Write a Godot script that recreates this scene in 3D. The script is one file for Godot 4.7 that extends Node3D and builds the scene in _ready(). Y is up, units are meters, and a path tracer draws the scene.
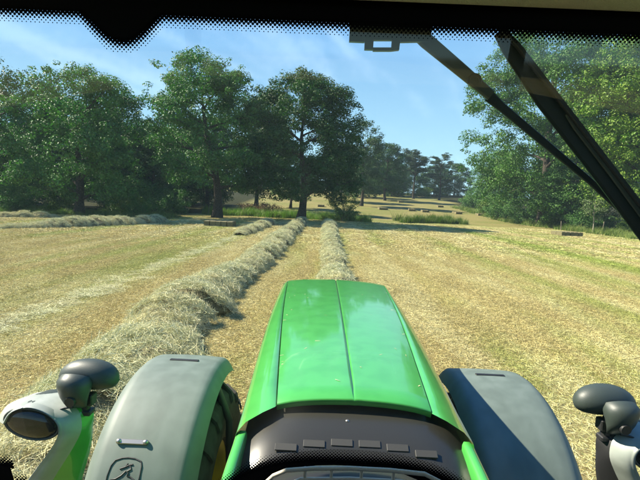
extends Node3D
# A hay field seen from the seat of a green tractor. Tractor heads along -Z, ground near y = 0.

# ------------------------------------------------------------------ shape collector
class Geo:
	var st := SurfaceTool.new()
	func _init():
		st.begin(Mesh.PRIMITIVE_TRIANGLES)
	func tri(a: Vector3, b: Vector3, c: Vector3, sg: int = -1):
		st.set_smooth_group(sg)
		st.add_vertex(a); st.add_vertex(b); st.add_vertex(c)
	func quad(a: Vector3, b: Vector3, c: Vector3, d: Vector3, sg: int = -1):
		tri(a, b, c, sg); tri(a, c, d, sg)
	func grid(rows: Array, sg: int = 1, closed: bool = false):
		for i in rows.size() - 1:
			var p: PackedVector3Array = rows[i]
			var q: PackedVector3Array = rows[i + 1]
			var n := p.size()
			for j in (n if closed else n - 1):
				var k := (j + 1) % n
				quad(p[j], p[k], q[k], q[j], sg)
	func fan(ring: PackedVector3Array, flip: bool = false):
		var c := Vector3.ZERO
		for p in ring: c += p
		c /= ring.size()
		for j in ring.size():
			var k := (j + 1) % ring.size()
			if flip: tri(c, ring[k], ring[j])
			else: tri(c, ring[j], ring[k])
	func tube(path: PackedVector3Array, radii: PackedFloat32Array, sides: int = 8, caps: bool = true):
		var rows: Array = []
		var u := Vector3.ZERO
		for i in path.size():
			var t: Vector3 = (path[mini(i + 1, path.size() - 1)] - path[maxi(i - 1, 0)]).normalized()
			if u == Vector3.ZERO:
				u = t.cross(Vector3.RIGHT if absf(t.x) < 0.8 else Vector3.UP).normalized()
			else:
				u = (u - t * u.dot(t)).normalized()
			var w := t.cross(u)
			var ring := PackedVector3Array()
			for s in sides:
				var a := TAU * s / sides
				ring.append(path[i] + (u * cos(a) + w * sin(a)) * radii[i])
			rows.append(ring)
		grid(rows, 1, true)
		if caps:
			fan(rows[0], true); fan(rows[rows.size() - 1])
	# box with chamfered edges; half = half size
	func box(c: Vector3, half: Vector3, ch: float = 0.004, b: Basis = Basis.IDENTITY):
		ch = minf(ch, 0.49 * 2.0 * minf(half.x, minf(half.y, half.z)))
		var ax := [Vector3.RIGHT, Vector3.UP, Vector3.BACK]
		for a in 3:
			for s in [-1.0, 1.0]:
				var n: Vector3 = ax[a]; var u: Vector3 = ax[(a + 1) % 3]; var v: Vector3 = ax[(a + 2) % 3]
				var hn: float = half[a]; var hu: float = half[(a + 1) % 3] - ch; var hv: float = half[(a + 2) % 3] - ch
				var o: Vector3 = n * hn * s
				quad(c + b * (o - u * hu - v * hv), c + b * (o + u * hu - v * hv), c + b * (o + u * hu + v * hv), c + b * (o - u * hu + v * hv))
		for a in 3:
			for s in [-1.0, 1.0]:
				for r in [-1.0, 1.0]:
					var n: Vector3 = ax[a]; var u: Vector3 = ax[(a + 1) % 3]; var v: Vector3 = ax[(a + 2) % 3]
					var hn: float = half[a] - ch; var hu: float = half[(a + 1) % 3]; var hv: float = half[(a + 2) % 3]
					var p: Vector3 = u * hu * s + v * (hv - ch) * r
					var q: Vector3 = u * (hu - ch) * s + v * hv * r
					quad(c + b * (p - n * hn), c + b * (p + n * hn), c + b * (q + n * hn), c + b * (q - n * hn))
		for x in [-1.0, 1.0]:
			for y in [-1.0, 1.0]:
				for z in [-1.0, 1.0]:
					tri(c + b * Vector3(x * half.x, y * (half.y - ch), z * (half.z - ch)), c + b * Vector3(x * (half.x - ch), y * half.y, z * (half.z - ch)), c + b * Vector3(x * (half.x - ch), y * (half.y - ch), z * half.z))
	# profile of (radius, along) turned round the x axis
	func lathe_x(c: Vector3, prof: PackedVector2Array, sides: int = 40):
		var rows: Array = []
		for s in sides + 1:
			var a := TAU * s / sides
			var r := PackedVector3Array()
			for p in prof:
				r.append(c + Vector3(p.y, p.x * cos(a), p.x * sin(a)))
			rows.append(r)
		grid(rows, 1)
	func ellipsoid(c: Vector3, rad: Vector3, b: Basis = Basis.IDENTITY, nu: int = 20, nv: int = 12, power: float = 1.0):
		var rows: Array = []
		for i in nv + 1:
			var f := -PI / 2 + PI * i / nv
			var r := PackedVector3Array()
			for j in nu:
				var g := TAU * j / nu
				var d := Vector3(sin(f), cos(f) * cos(g), cos(f) * sin(g))
				d = Vector3(signf(d.x) * pow(absf(d.x), power), signf(d.y) * pow(absf(d.y), power), signf(d.z) * pow(absf(d.z), power))
				r.append(c + b * (d * rad))
			rows.append(r)
		grid(rows, 1, true)
	func done() -> ArrayMesh:
		st.generate_normals()
		return st.commit()

# ------------------------------------------------------------------ helpers
var M := {}
var taken := {}
var nz := FastNoiseLite.new()
const FIELD_END := 62.0

func numbered(n: String) -> String:
	if not taken.has(n):
		taken[n] = 0
		return n
	taken[n] += 1
	return "%s_%03d" % [n, taken[n]]

func tag(o: Node, label: String, category: String, group: String = "", kind: String = ""):
	if label: o.set_meta("label", label)
	if category: o.set_meta("category", category)
	if group: o.set_meta("group", group)
	if kind: o.set_meta("kind", kind)

func thing(called: String, at: Vector3, label: String, category: String, group: String = "") -> Node3D:
	var o := Node3D.new()
	o.name = numbered(called)
	add_child(o)
	o.position = at
	tag(o, label, category, group)
	return o

func part(called: String, mesh: Mesh, m: Material, parent: Node) -> MeshInstance3D:
	var o := MeshInstance3D.new()
	o.name = called
	o.mesh = mesh
	o.material_override = m
	parent.add_child(o, true)
	return o

func lin(r: float, g: float, b: float) -> Color:
	return Color(r, g, b).linear_to_srgb()

func mat(c: Color, rough: float, called: String = "") -> StandardMaterial3D:
	var m := StandardMaterial3D.new()
	m.albedo_color = c
	m.roughness = rough
	m.cull_mode = BaseMaterial3D.CULL_DISABLED
	if called: m.resource_name = called
	return m

func noise_tex(freq: float, ramp: Array, size: int = 512, seed_: int = 1, oct: int = 4) -> NoiseTexture2D:
	var t := NoiseTexture2D.new()
	t.width = size; t.height = size; t.seamless = true
	var n := FastNoiseLite.new()
	n.seed = seed_; n.frequency = freq; n.fractal_octaves = oct
	t.noise = n
	var g := Gradient.new()
	g.offsets = PackedFloat32Array(ramp[0])
	g.colors = PackedColorArray(ramp[1])
	t.color_ramp = g
	return t

func normal_tex(freq: float, strength: float, size: int = 512, seed_: int = 3) -> NoiseTexture2D:
	var t := NoiseTexture2D.new()
	t.width = size; t.height = size; t.seamless = true; t.as_normal_map = true; t.bump_strength = strength
	var n := FastNoiseLite.new()
	n.seed = seed_; n.frequency = freq; n.fractal_octaves = 4
	t.noise = n
	return t

func tri_map(m: StandardMaterial3D, scale: float):
	m.uv1_triplanar = true
	m.uv1_scale = Vector3.ONE * scale

# ------------------------------------------------------------------ ground
func height(x: float, z: float) -> float:
	var h := 0.0
	var d := -z - 74.0
	if d > 0.0:
		h += 0.066 * d * d / (d + 14.0)
		h = minf(h, 7.0 + (h - 7.0) * 0.3 if h > 7.0 else h)
	# shallow ditch along the tree line
	var e := (-z - 65.0) / 2.4
	if x < 16.0:
		h -= 0.35 * exp(-e * e) * clampf((16.0 - x) / 6.0, 0.0, 1.0)
	h += nz.get_noise_2d(x * 0.9, z * 0.9) * 0.10 * clampf((-z - 5.0) / 12.0, 0.0, 1.0)
	return h

func stripe(x: float) -> float:
	# -1 pale dry .. 1 green regrowth, across the mowing direction
	var s := 0.55 * sin(x * 1.93 + 0.7) + 0.35 * sin(x * 0.83 + 2.1) + 0.3 * sin(x * 4.1 + 1.0) + 0.28 * sin(x * 7.3 + sin(x * 1.7) * 2.0)
	return s

func field_color(x: float, z: float) -> Color:
	var tan_ := Color(0.635, 0.560, 0.270)
	var green := Color(0.425, 0.475, 0.150)
	var pale := Color(0.700, 0.660, 0.375)
	var xr := x + 0.012 * z
	var s := stripe(xr)
	var n1 := nz.get_noise_2d(x * 9.0, z * 0.9)
	var n2 := nz.get_noise_2d(x * 26.0 + 50.0, z * 5.0)
	var g := smoothstep(0.0, 1.0, s * 0.66 + n1 * 0.9 + n2 * 0.45 + 0.14)
	g += 1.2 * exp(-pow((xr - 14.4) / 0.7, 2.0)) * clampf(0.85 + n1, 0.3, 1.0)
	g += 0.45 * exp(-pow((xr + 6.9) / 0.9, 2.0)) * clampf(0.6 + n1 * 1.4, 0.0, 1.0)
	var p := smoothstep(0.1, 0.8, -s * 0.7 + n2 * 0.9 + nz.get_noise_2d(x * 11.0 - 80.0, z * 1.2) * 0.9)
	p = maxf(p, 0.75 * exp(-pow((xr - 6.4) / 0.28, 2.0)) * clampf(0.5 + n2 * 1.6, 0.0, 1.0))
	p = maxf(p, 0.7 * exp(-pow((xr - 9.6) / 0.3, 2.0)) * clampf(0.5 + n2 * 1.6, 0.0, 1.0))
	p = maxf(p, smoothstep(0.55, 1.0, sin(xr * 5.3 + n1 * 2.2 + 0.6)) * clampf(0.35 + n2 * 1.3, 0.0, 0.8))
	g += 0.55 * smoothstep(0.6, 1.0, sin(xr * 3.7 + n1 * 1.8 + 2.0)) * clampf(0.4 + n2 + n1, 0.0, 1.0)
	var c := tan_.lerp(green, clampf(g, 0.0, 0.9)).lerp(pale, clampf(p, 0.0, 0.8))
	c = c.lerp(Color(0.33, 0.43, 0.085), 0.85 * exp(-pow((xr - 14.4) / 0.62, 2.0)) * clampf(0.9 + n1 * 0.8 + n2 * 0.6, 0.2, 1.0))
	c = c.lerp(Color(0.38, 0.45, 0.12), 0.6 * exp(-pow((xr - 11.2) / 0.4, 2.0)) * clampf(0.7 + n1 + n2 * 0.6, 0.1, 1.0))
	c = c * (1.0 + 0.16 * n2)
	# meadow and ground beyond the tree line
	if z < -58.0:
		var far := Color(0.66, 0.62, 0.31).lerp(Color(0.50, 0.55, 0.22), clampf(0.35 + nz.get_noise_2d(x * 1.3, z * 2.5) * 1.6, 0.0, 1.0))
		c = c.lerp(far, clampf((-z - 58.0) / 6.0, 0.0, 1.0))
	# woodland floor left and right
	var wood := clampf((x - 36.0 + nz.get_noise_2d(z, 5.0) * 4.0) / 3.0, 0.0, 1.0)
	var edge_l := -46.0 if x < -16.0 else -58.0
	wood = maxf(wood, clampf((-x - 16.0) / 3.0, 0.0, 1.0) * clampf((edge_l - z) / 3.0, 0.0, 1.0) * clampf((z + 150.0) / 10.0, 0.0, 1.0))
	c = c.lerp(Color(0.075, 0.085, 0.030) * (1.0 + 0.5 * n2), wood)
	c.a = 1.0
	return c

func straw_image(size: int, strokes: int, seed_: int) -> Image:
	var rng := RandomNumberGenerator.new()
	rng.seed = seed_
	var im := Image.create(size, size, false, Image.FORMAT_RGB8)
	im.fill(Color(0.50, 0.47, 0.42))
	for k in strokes:
		var x := rng.randf() * size
		var y := rng.randf() * size
		var a := rng.randf() * TAU
		var bend := rng.randf_range(-0.02, 0.02)
		var l := rng.randi_range(10, 46)
		var t := float(k) / strokes
		var v := rng.randf_range(0.40, 0.82) if t < 0.5 else rng.randf_range(0.62, 1.0)
		var w := rng.randf()
		var c := Color(v, v * 0.985, v * (0.84 + 0.16 * w))
		if w > 0.86: c = Color(v * 0.80, v * 0.92, v * 0.62)
		elif w < 0.10: c = Color(v * 0.92, v * 0.76, v * 0.60)
		for s in l:
			im.set_pixel(posmod(int(x), size), posmod(int(y), size), c)
			x += cos(a); y += sin(a); a += bend
	return im

func build_ground():
	var xs := PackedFloat32Array()
	var zs := PackedFloat32Array()
	for v in [-1400.0, -900.0, -600.0, -400.0, -280.0, -200.0, -150.0, -115.0, -90.0, -75.0, -65.0, -57.0, -51.0, -47.0]: xs.append(v)
	var x := -44.0
	while x <= 44.01:
		xs.append(x)
		x += 0.22 if absf(x) < 20.0 else 0.44
	for v in [47.0, 51.0, 57.0, 65.0, 75.0, 90.0, 115.0, 150.0, 200.0, 280.0, 400.0, 600.0, 900.0, 1400.0]: xs.append(v)
	for v in [300.0, 120.0, 50.0, 22.0, 10.0]: zs.append(v)
	var z := 4.0
	while z > -66.0:
		zs.append(z)
		z -= 0.5 if z > -30.0 else 0.9
	while z > -190.0:
		zs.append(z)
		z -= 2.5
	for v in [-200.0, -215.0, -240.0, -280.0, -340.0, -430.0, -560.0, -800.0, -1200.0, -1800.0]: zs.append(v)
	var nx := xs.size()
	var vs := PackedVector3Array(); var ns := PackedVector3Array(); var cs := PackedColorArray(); var uv := PackedVector2Array(); var ix := PackedInt32Array()
	for zz in zs:
		for xx in xs:
			vs.append(Vector3(xx, height(xx, zz), zz))
			var dx := height(xx + 0.4, zz) - height(xx - 0.4, zz)
			var dz := height(xx, zz + 0.4) - height(xx, zz - 0.4)
			ns.append(Vector3(-dx, 0.8, -dz).normalized())
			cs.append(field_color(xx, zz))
			uv.append(Vector2(xx, zz) / 4.6)
	for i in zs.size() - 1:
		for j in nx - 1:
			var a := i * nx + j
			ix.append_array(PackedInt32Array([a, a + nx, a + 1, a + 1, a + nx, a + nx + 1]))
	var arr := []
	arr.resize(Mesh.ARRAY_MAX)
	arr[Mesh.ARRAY_VERTEX] = vs; arr[Mesh.ARRAY_NORMAL] = ns; arr[Mesh.ARRAY_COLOR] = cs; arr[Mesh.ARRAY_TEX_UV] = uv; arr[Mesh.ARRAY_INDEX] = ix
	var me := ArrayMesh.new()
	me.add_surface_from_arrays(Mesh.PRIMITIVE_TRIANGLES, arr)
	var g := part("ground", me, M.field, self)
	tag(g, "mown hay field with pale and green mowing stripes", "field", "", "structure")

# a patch of straws, each a bent ribbon
func straw_mesh(n: int, spread: float, l0: float, l1: float, width: float, lift: float, upright: float, seed_: int, cols: Array) -> ArrayMesh:
	var rng := RandomNumberGenerator.new()
	rng.seed = seed_
	var vs := PackedVector3Array(); var cs := PackedColorArray(); var ix := PackedInt32Array()
	for k in n:
		var r := spread * sqrt(rng.randf())
		var a := rng.randf() * TAU
		var p := Vector3(cos(a) * r, rng.randf() * lift, sin(a) * r)
		var h := rng.randf() * TAU
		var up := rng.randf() < upright
		var d := Vector3(cos(h), rng.randf_range(-0.25, 0.35), sin(h)).normalized()
		if up: d = Vector3(cos(h) * 0.45, 1.0, sin(h) * 0.45).normalized()
		var l := rng.randf_range(l0, l1) * (0.5 if up else 1.0)
		if not up: p -= d * l * 0.5
		else: p.y = -0.01
		var side := d.cross(Vector3(rng.randf_range(-1, 1), rng.randf_range(0.2, 1), rng.randf_range(-1, 1))).normalized() * width * 0.5 * rng.randf_range(0.6, 1.4)
		var bend := Vector3(rng.randf_range(-1, 1), rng.randf_range(-0.6, 0.3), rng.randf_range(-1, 1)) * l * 0.34
		var c: Color = cols[rng.randi() % cols.size()]
		c = c * rng.randf_range(0.52, 1.28)
		c.a = 1.0
		var b := vs.size()
		for s in 4:
			var t := s / 3.0
			var q := p + d * l * t + bend * (4.0 * t * (1.0 - t) - 0.5)
			var w := side * (1.0 if s < 3 else 0.35)
			vs.append(q - w); vs.append(q + w)
			cs.append(c); cs.append(c)
		for s in 3:
			var o := b + s * 2
			ix.append_array(PackedInt32Array([o, o + 1, o + 3, o, o + 3, o + 2]))
	return raw_mesh(vs, cs, ix)

func raw_mesh(vs: PackedVector3Array, cs: PackedColorArray, ix: PackedInt32Array) -> ArrayMesh:
	var arr := []
	arr.resize(Mesh.ARRAY_MAX)
	arr[Mesh.ARRAY_VERTEX] = vs; arr[Mesh.ARRAY_COLOR] = cs; arr[Mesh.ARRAY_INDEX] = ix
	var me := ArrayMesh.new()
	me.add_surface_from_arrays(Mesh.PRIMITIVE_TRIANGLES, arr)
	return me

func multi(called: String, mesh: Mesh, m: Material, xf: Array, cols: Array, parent: Node) -> MultiMeshInstance3D:
	var mm := MultiMesh.new()
	mm.transform_format = MultiMesh.TRANSFORM_3D
	mm.use_colors = not cols.is_empty()
	mm.mesh = mesh
	mm.instance_count = xf.size()
	for i in xf.size():
		mm.set_instance_transform(i, xf[i])
		if not cols.is_empty(): mm.set_instance_color(i, cols[i])
	var o := MultiMeshInstance3D.new()
	o.name = called
	o.multimesh = mm
	o.material_override = m
	parent.add_child(o, true)
	o.set_meta("kind", "stuff")
	return o

func build_stubble():
	var rng := RandomNumberGenerator.new()
	rng.seed = 77
	var white := [Color(1, 1, 1), Color(0.92, 0.95, 0.85), Color(1.0, 0.93, 0.8), Color(0.8, 0.75, 0.62)]
	var near := straw_mesh(46, 0.30, 0.05, 0.16, 0.0034, 0.022, 0.30, 5, white)
	var xf := []; var cs := []
	for k in 26000:
		# even density over the wedge that widens away from the tractor
		var z := -2.6 - 24.0 * pow(rng.randf(), 0.62)
		var x := rng.randf_range(-1.0, 1.0) * (2.2 - z * 0.74)
		if absf(x - 0.1) < 1.45 and z > -3.9: continue
		var s := rng.randf_range(0.8, 1.25)
		var b := Basis(Vector3.UP, rng.randf() * TAU).scaled(Vector3(s, s * rng.randf_range(0.7, 1.3), s))
		xf.append(Transform3D(b, Vector3(x, height(x, z), z)))
		var c := field_color(x, z) * rng.randf_range(0.85, 1.2)
		c.a = 1.0
		cs.append(c)
	var o := multi("stubble", near, M.straw, xf, cs, self)
	tag(o, "short cut stubble and loose clippings over the near field", "stubble", "", "stuff")
	# sparser, coarser clippings further out
	var far := straw_mesh(26, 0.55, 0.10, 0.26, 0.010, 0.03, 0.25, 6, white)
	xf = []; cs = []
	for k in 16000:
		var z := -22.0 - 40.0 * pow(rng.randf(), 0.7)
		var x := rng.randf_range(-1.0, 1.0) * (2.0 - z * 0.72)
		if x > 37.0: continue
		var s := rng.randf_range(0.8, 1.3)
		xf.append(Transform3D(Basis(Vector3.UP, rng.randf() * TAU).scaled(Vector3.ONE * s), Vector3(x, height(x, z), z)))
		var c := field_color(x, z) * rng.randf_range(0.85, 1.2)
		c.a = 1.0
		cs.append(c)
	o = multi("clippings", far, M.straw, xf, cs, self)
	tag(o, "loose dry clippings scattered over the far half of the field", "clippings", "", "stuff")

# ctrl: [x, z, width, height]
func windrow(ctrl: Array, label: String, density: float, seed_: int):
	var rng := RandomNumberGenerator.new()
	rng.seed = seed_
	var mid: Array = ctrl[ctrl.size() / 2]
	var o := thing("hay_windrow", Vector3(mid[0], 0, mid[1]), label, "hay row", "rows of raked hay on the field")
	var inv := -o.position
	var rows: Array = []
	var xf := []; var cs := []
	for i in ctrl.size() - 1:
		var p: Array = ctrl[i]; var q: Array = ctrl[i + 1]
		var len := Vector2(p[0] - q[0], p[1] - q[1]).length()
		var n := maxi(2, int(len / 0.22))
		for k in n + (1 if i == ctrl.size() - 2 else 0):
			var t := float(k) / n
			var x: float = lerpf(p[0], q[0], t)
			var z: float = lerpf(p[1], q[1], t)
			var dir := Vector3(q[0] - p[0], 0, q[1] - p[1]).normalized()
			var across := Vector3(-dir.z, 0, dir.x)
			var lump := nz.get_noise_2d(z * 14.0 + seed_ * 31.0, x * 3.0)
			var lump2 := nz.get_noise_2d(z * 40.0 + seed_ * 77.0, 9.0)
			var w: float = lerpf(p[2], q[2], t) * (1.0 + 0.40 * lump + 0.25 * lump2)
			var h: float = lerpf(p[3], q[3], t) * maxf(0.25, 1.0 + 0.75 * lump + 0.75 * lump2)
			var c := Vector3(x, height(x, z), z) + across * lump2 * w * 0.22
			var ring := PackedVector3Array()
			for j in 13:
				var a := PI * j / 12.0
				var rr := 1.0 + 0.50 * nz.get_noise_3d(c.z * 60.0, j * 30.0, seed_ * 10.0)
				ring.append(c + inv + across * cos(a) * w * 0.5 * rr + Vector3.UP * (pow(sin(a), 1.15) * h * 0.86 * rr - 0.02))
			rows.append(ring)
			var count := int(w * (15.0 if z > -14.0 else 9.0) * density * (1.0 + 0.5 * rng.randf()))
			for m in count:
				var a := PI * (0.04 + 0.92 * rng.randf())
				var pos := c + inv + dir * rng.randf_range(-0.15, 0.15) + across * cos(a) * w * 0.52 * rng.randf_range(0.9, 1.12) + Vector3.UP * (pow(sin(a), 1.15) * h * rng.randf_range(0.82, 1.02))
				var up := (across * cos(a) * 0.8 + Vector3.UP * (sin(a) + 0.25)).normalized()
				var b := Basis(Quaternion(Vector3.UP, up)) * Basis(Vector3.UP, rng.randf() * TAU)
				if density < 0.5:
					# trampled flat and strewn sideways
					pos += across * rng.randfn() * 0.14
					pos.y = height(pos.x - inv.x, pos.z - inv.z) + 0.01
					b = Basis(Vector3.UP, rng.randf() * TAU).scaled(Vector3(1.25, 0.35, 1.25))
				xf.append(Transform3D(b.scaled(Vector3.ONE * rng.randf_range(0.75, 1.3)), pos))
				var tone := clampf(0.5 + lump * 0.9 + rng.randf_range(-0.4, 0.4), 0.0, 1.0)
				var col := Color(0.70, 0.65, 0.41).lerp(Color(0.58, 0.585, 0.38), tone) * rng.randf_range(0.82, 1.2)
				col.a = 1.0
				cs.append(col)
	var g := Geo.new()
	g.grid(rows, 1)
	if density > 0.7:
		part("hay_core", g.done(), M.hay_core, o)
	multi("loose_hay", M.hay_strands, M.straw, xf, cs, o)

# ------------------------------------------------------------------ trees
func env_r(t: float, top: float) -> float:
	var u := (t - top) / (1.0 - top) if t > top else (top - t) / (top + 0.22)
	return sqrt(maxf(0.04, 1.0 - u * u))

# returns [wood, leaves]
func tree_shape(p: Dictionary) -> Array:
	var rng := RandomNumberGenerator.new()
	rng.seed = p.seed
	var H: float = p.H; var R: float = p.R; var cb: float = p.cb * H
	var tr: float = p.tr; var top: float = p.get("top", 0.42); var flat: float = p.get("flat", 0.72)
	var lean: Vector3 = p.get("lean", Vector3.ZERO)
	var wood := Geo.new()
	var tp := PackedVector3Array(); var trad := PackedFloat32Array()
	var stems: int = p.get("stems", 1)
	var bend := Vector3(rng.randf_range(-1, 1), 0, rng.randf_range(-1, 1)) * H * 0.02
	for i in 10:
		var s := i / 9.0
		var y := H * 0.86 * s
		tp.append(Vector3(0, y - 0.15, 0) + lean * pow(s, 1.4) + bend * sin(s * 7.0))
		trad.append(maxf(0.02, tr * (pow(1.0 - s, 0.85) + (0.45 * pow(1.0 - s * 9.0, 2.0) if s < 0.11 else 0.0))))
	if stems == 1: wood.tube(tp, trad, 9)
	var clumps: Array = []      # [centre, radius]
	var base_rc: float = p.rc
	var n: int = p.limbs
	for i in n:
		var f := (i + rng.randf()) / n
		var y0 := lerpf(cb * 0.85, H * 0.76, f)
		var s0 := y0 / (H * 0.86)
		var start := Vector3(0, y0, 0) + lean * pow(s0, 1.4) + bend * sin(s0 * 7.0)
		if stems > 1: start = Vector3(rng.randf_range(-0.2, 0.2), -0.05, rng.randf_range(-0.2, 0.2))
		var az := i * 2.399 + rng.randf_range(-0.5, 0.5)
		var out := Vector3(cos(az), 0, sin(az))
		var yt: float = y0 + (H - y0) * rng.randf_range(0.12, 0.45) * (0.4 + f) - (1.0 - f) * (1.0 - f) * p.get("droop", 0.06) * H
		var tt := clampf((yt - cb) / (H - cb), 0.0, 0.97)
		var reach := R * env_r(tt, top) * rng.randf_range(0.72, 1.02)
		var end := Vector3(0, yt, 0) + lean * clampf(yt / H, 0.0, 1.0) + out * reach
		var midp := start.lerp(end, 0.5) + Vector3.UP * reach * rng.randf_range(0.05, 0.22) + Vector3(rng.randf_range(-1, 1), 0, rng.randf_range(-1, 1)) * reach * 0.12
		var lp := PackedVector3Array(); var lr := PackedFloat32Array()
		var r0 := tr * lerpf(0.46, 0.2, f)
		for k in 7:
			var t := k / 6.0
			lp.append(start.lerp(midp, t).lerp(midp.lerp(end, t), t) + Vector3(rng.randf_range(-1, 1), rng.randf_range(-1, 1), rng.randf_range(-1, 1)) * reach * 0.025 * t)
			lr.append(maxf(0.015, r0 * (1.0 - 0.9 * t)))
		wood.tube(lp, lr, 6, false)
		for k in range(3, 7):
			clumps.append([lp[k] + Vector3(rng.randf_range(-1, 1), rng.randf_range(-0.2, 0.9), rng.randf_range(-1, 1)) * base_rc * 0.6, base_rc * rng.randf_range(0.7, 1.15)])
		for k in p.get("subs", 5):
			var t := rng.randf_range(0.3, 0.98)
			var q0 := lp[int(t * 6.0)]
			var dir := (out.rotated(Vector3.UP, rng.randf_range(-1.3, 1.3)) + Vector3.UP * rng.randf_range(-0.35, 0.95)).normalized()
			var q2 := q0 + dir * reach * rng.randf_range(0.22, 0.5)
			var ty := clampf((q2.y - cb) / (H - cb), -0.2, 1.0)
			var axis := Vector3(0, q2.y, 0) + lean * clampf(q2.y / H, 0.0, 1.0)
			var lim := R * env_r(clampf(ty, 0.0, 0.98), top) * 1.08
			var off := q2 - axis
			if off.length() > lim: q2 = axis + off * lim / off.length()
			q2.y = minf(q2.y, H - base_rc * 0.4)
			var q1 := q0.lerp(q2, 0.5) + Vector3.UP * 0.05 * reach
			wood.tube(PackedVector3Array([q0, q1, q2]), PackedFloat32Array([r0 * 0.3, r0 * 0.18, 0.012]), 4, false)
			clumps.append([q2, base_rc * rng.randf_range(0.6, 1.1)])
			if rng.randf() < 0.7: clumps.append([q1 + Vector3(rng.randf_range(-1, 1), rng.randf_range(0, 1), rng.randf_range(-1, 1)) * base_rc * 0.5, base_rc * rng.randf_range(0.5, 0.9)])
	# the top and loose fill towards the outline
	for k in p.get("fill", 40):
		var ty := rng.randf_range(p.get("fill_low", 0.02), 0.99)
		var az := rng.randf() * TAU
		var y := cb + (H - cb) * ty
		var rr := R * env_r(ty, top) * sqrt(rng.randf_range(0.04, 1.0)) * rng.randf_range(0.88, 1.05)
		y = minf(y, H - base_rc * 0.5)
		clumps.append([Vector3(cos(az) * rr, y, sin(az) * rr) + lean * clampf(y / H, 0.0, 1.0), base_rc * rng.randf_range(0.45, 1.25)])
	# sprigs that break the outline
	for k in int(p.get("fill", 40) * 0.45):
		var ty := rng.randf_range(0.05, 0.97)
		var az := rng.randf() * TAU
		var y := cb + (H - cb) * ty
		var rr := R * env_r(ty, top) * rng.randf_range(0.98, 1.10)
		y = minf(y + base_rc * 0.3, H)
		clumps.append([Vector3(cos(az) * rr, y, sin(az) * rr) + lean * clampf(y / H, 0.0, 1.0), base_rc * rng.randf_range(0.28, 0.55)])
	var total := 0.0
	for c in clumps: total += c[1] * c[1]
	var vs := PackedVector3Array(); var cs := PackedColorArray(); var ix := PackedInt32Array()
	var leaf: float = p.leaf
	var col: Color = p.col
	var col2: Color = p.get("col2", Color(col.r * 1.45, col.g * 1.28, col.b * 0.95))
	for c in clumps:
		var cc: Vector3 = c[0]
		var rc: float = c[1]
		var count := int(p.leaves * rc * rc / total)
		var cl_mix := rng.randf()
		for k in count:
			var d := Vector3(rng.randfn(), rng.randfn(), rng.randfn()).normalized()
			var rr := rc * pow(rng.randf(), 0.26) * (1.0 + 0.10 * rng.randfn())
			var pos := cc + Vector3(d.x, d.y * flat, d.z) * rr
			var nrm := (d * 0.85 + Vector3(0, 0.45, 0) + Vector3(rng.randfn(), rng.randfn(), rng.randfn()) * 0.38).normalized()
			var dir := nrm.cross(Vector3(rng.randf_range(-1, 1), rng.randf_range(-1, 1), rng.randf_range(-1, 1))).normalized()
			var sd := nrm.cross(dir)
			var l := leaf * rng.randf_range(0.6, 1.35)
			var b := vs.size()
			vs.append(pos - dir * l * 0.5)
			vs.append(pos + sd * l * 0.30 - dir * l * 0.02 + nrm * l * 0.08)
			vs.append(pos + dir * l * 0.5)
			vs.append(pos - sd * l * 0.30 - dir * l * 0.02 + nrm * l * 0.08)
			var q := col.lerp(col2, clampf(cl_mix * 0.6 + rng.randf() * 0.5 - 0.05, 0.0, 1.0)) * rng.randf_range(0.70, 1.32)
			q.a = 1.0
			cs.append(q); cs.append(q); cs.append(q); cs.append(q)
			ix.append(b); ix.append(b + 1); ix.append(b + 2); ix.append(b); ix.append(b + 2); ix.append(b + 3)
	return [wood.done(), raw_mesh(vs, cs, ix)]

func plant(shape: Array, called: String, x: float, z: float, s: Vector3, turn: float, label: String, category: String, group: String, bark: Material = null, trunk_name: String = "trunk"):
	var o := thing(called, Vector3(x, height(x, z), z), label, category, group)
	o.rotation.y = turn
	o.scale = s
	part(trunk_name, shape[0], bark if bark else M.bark, o)
	part("crown" if category != "bush" else "foliage", shape[1], M.leaf, o)
	return o

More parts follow.
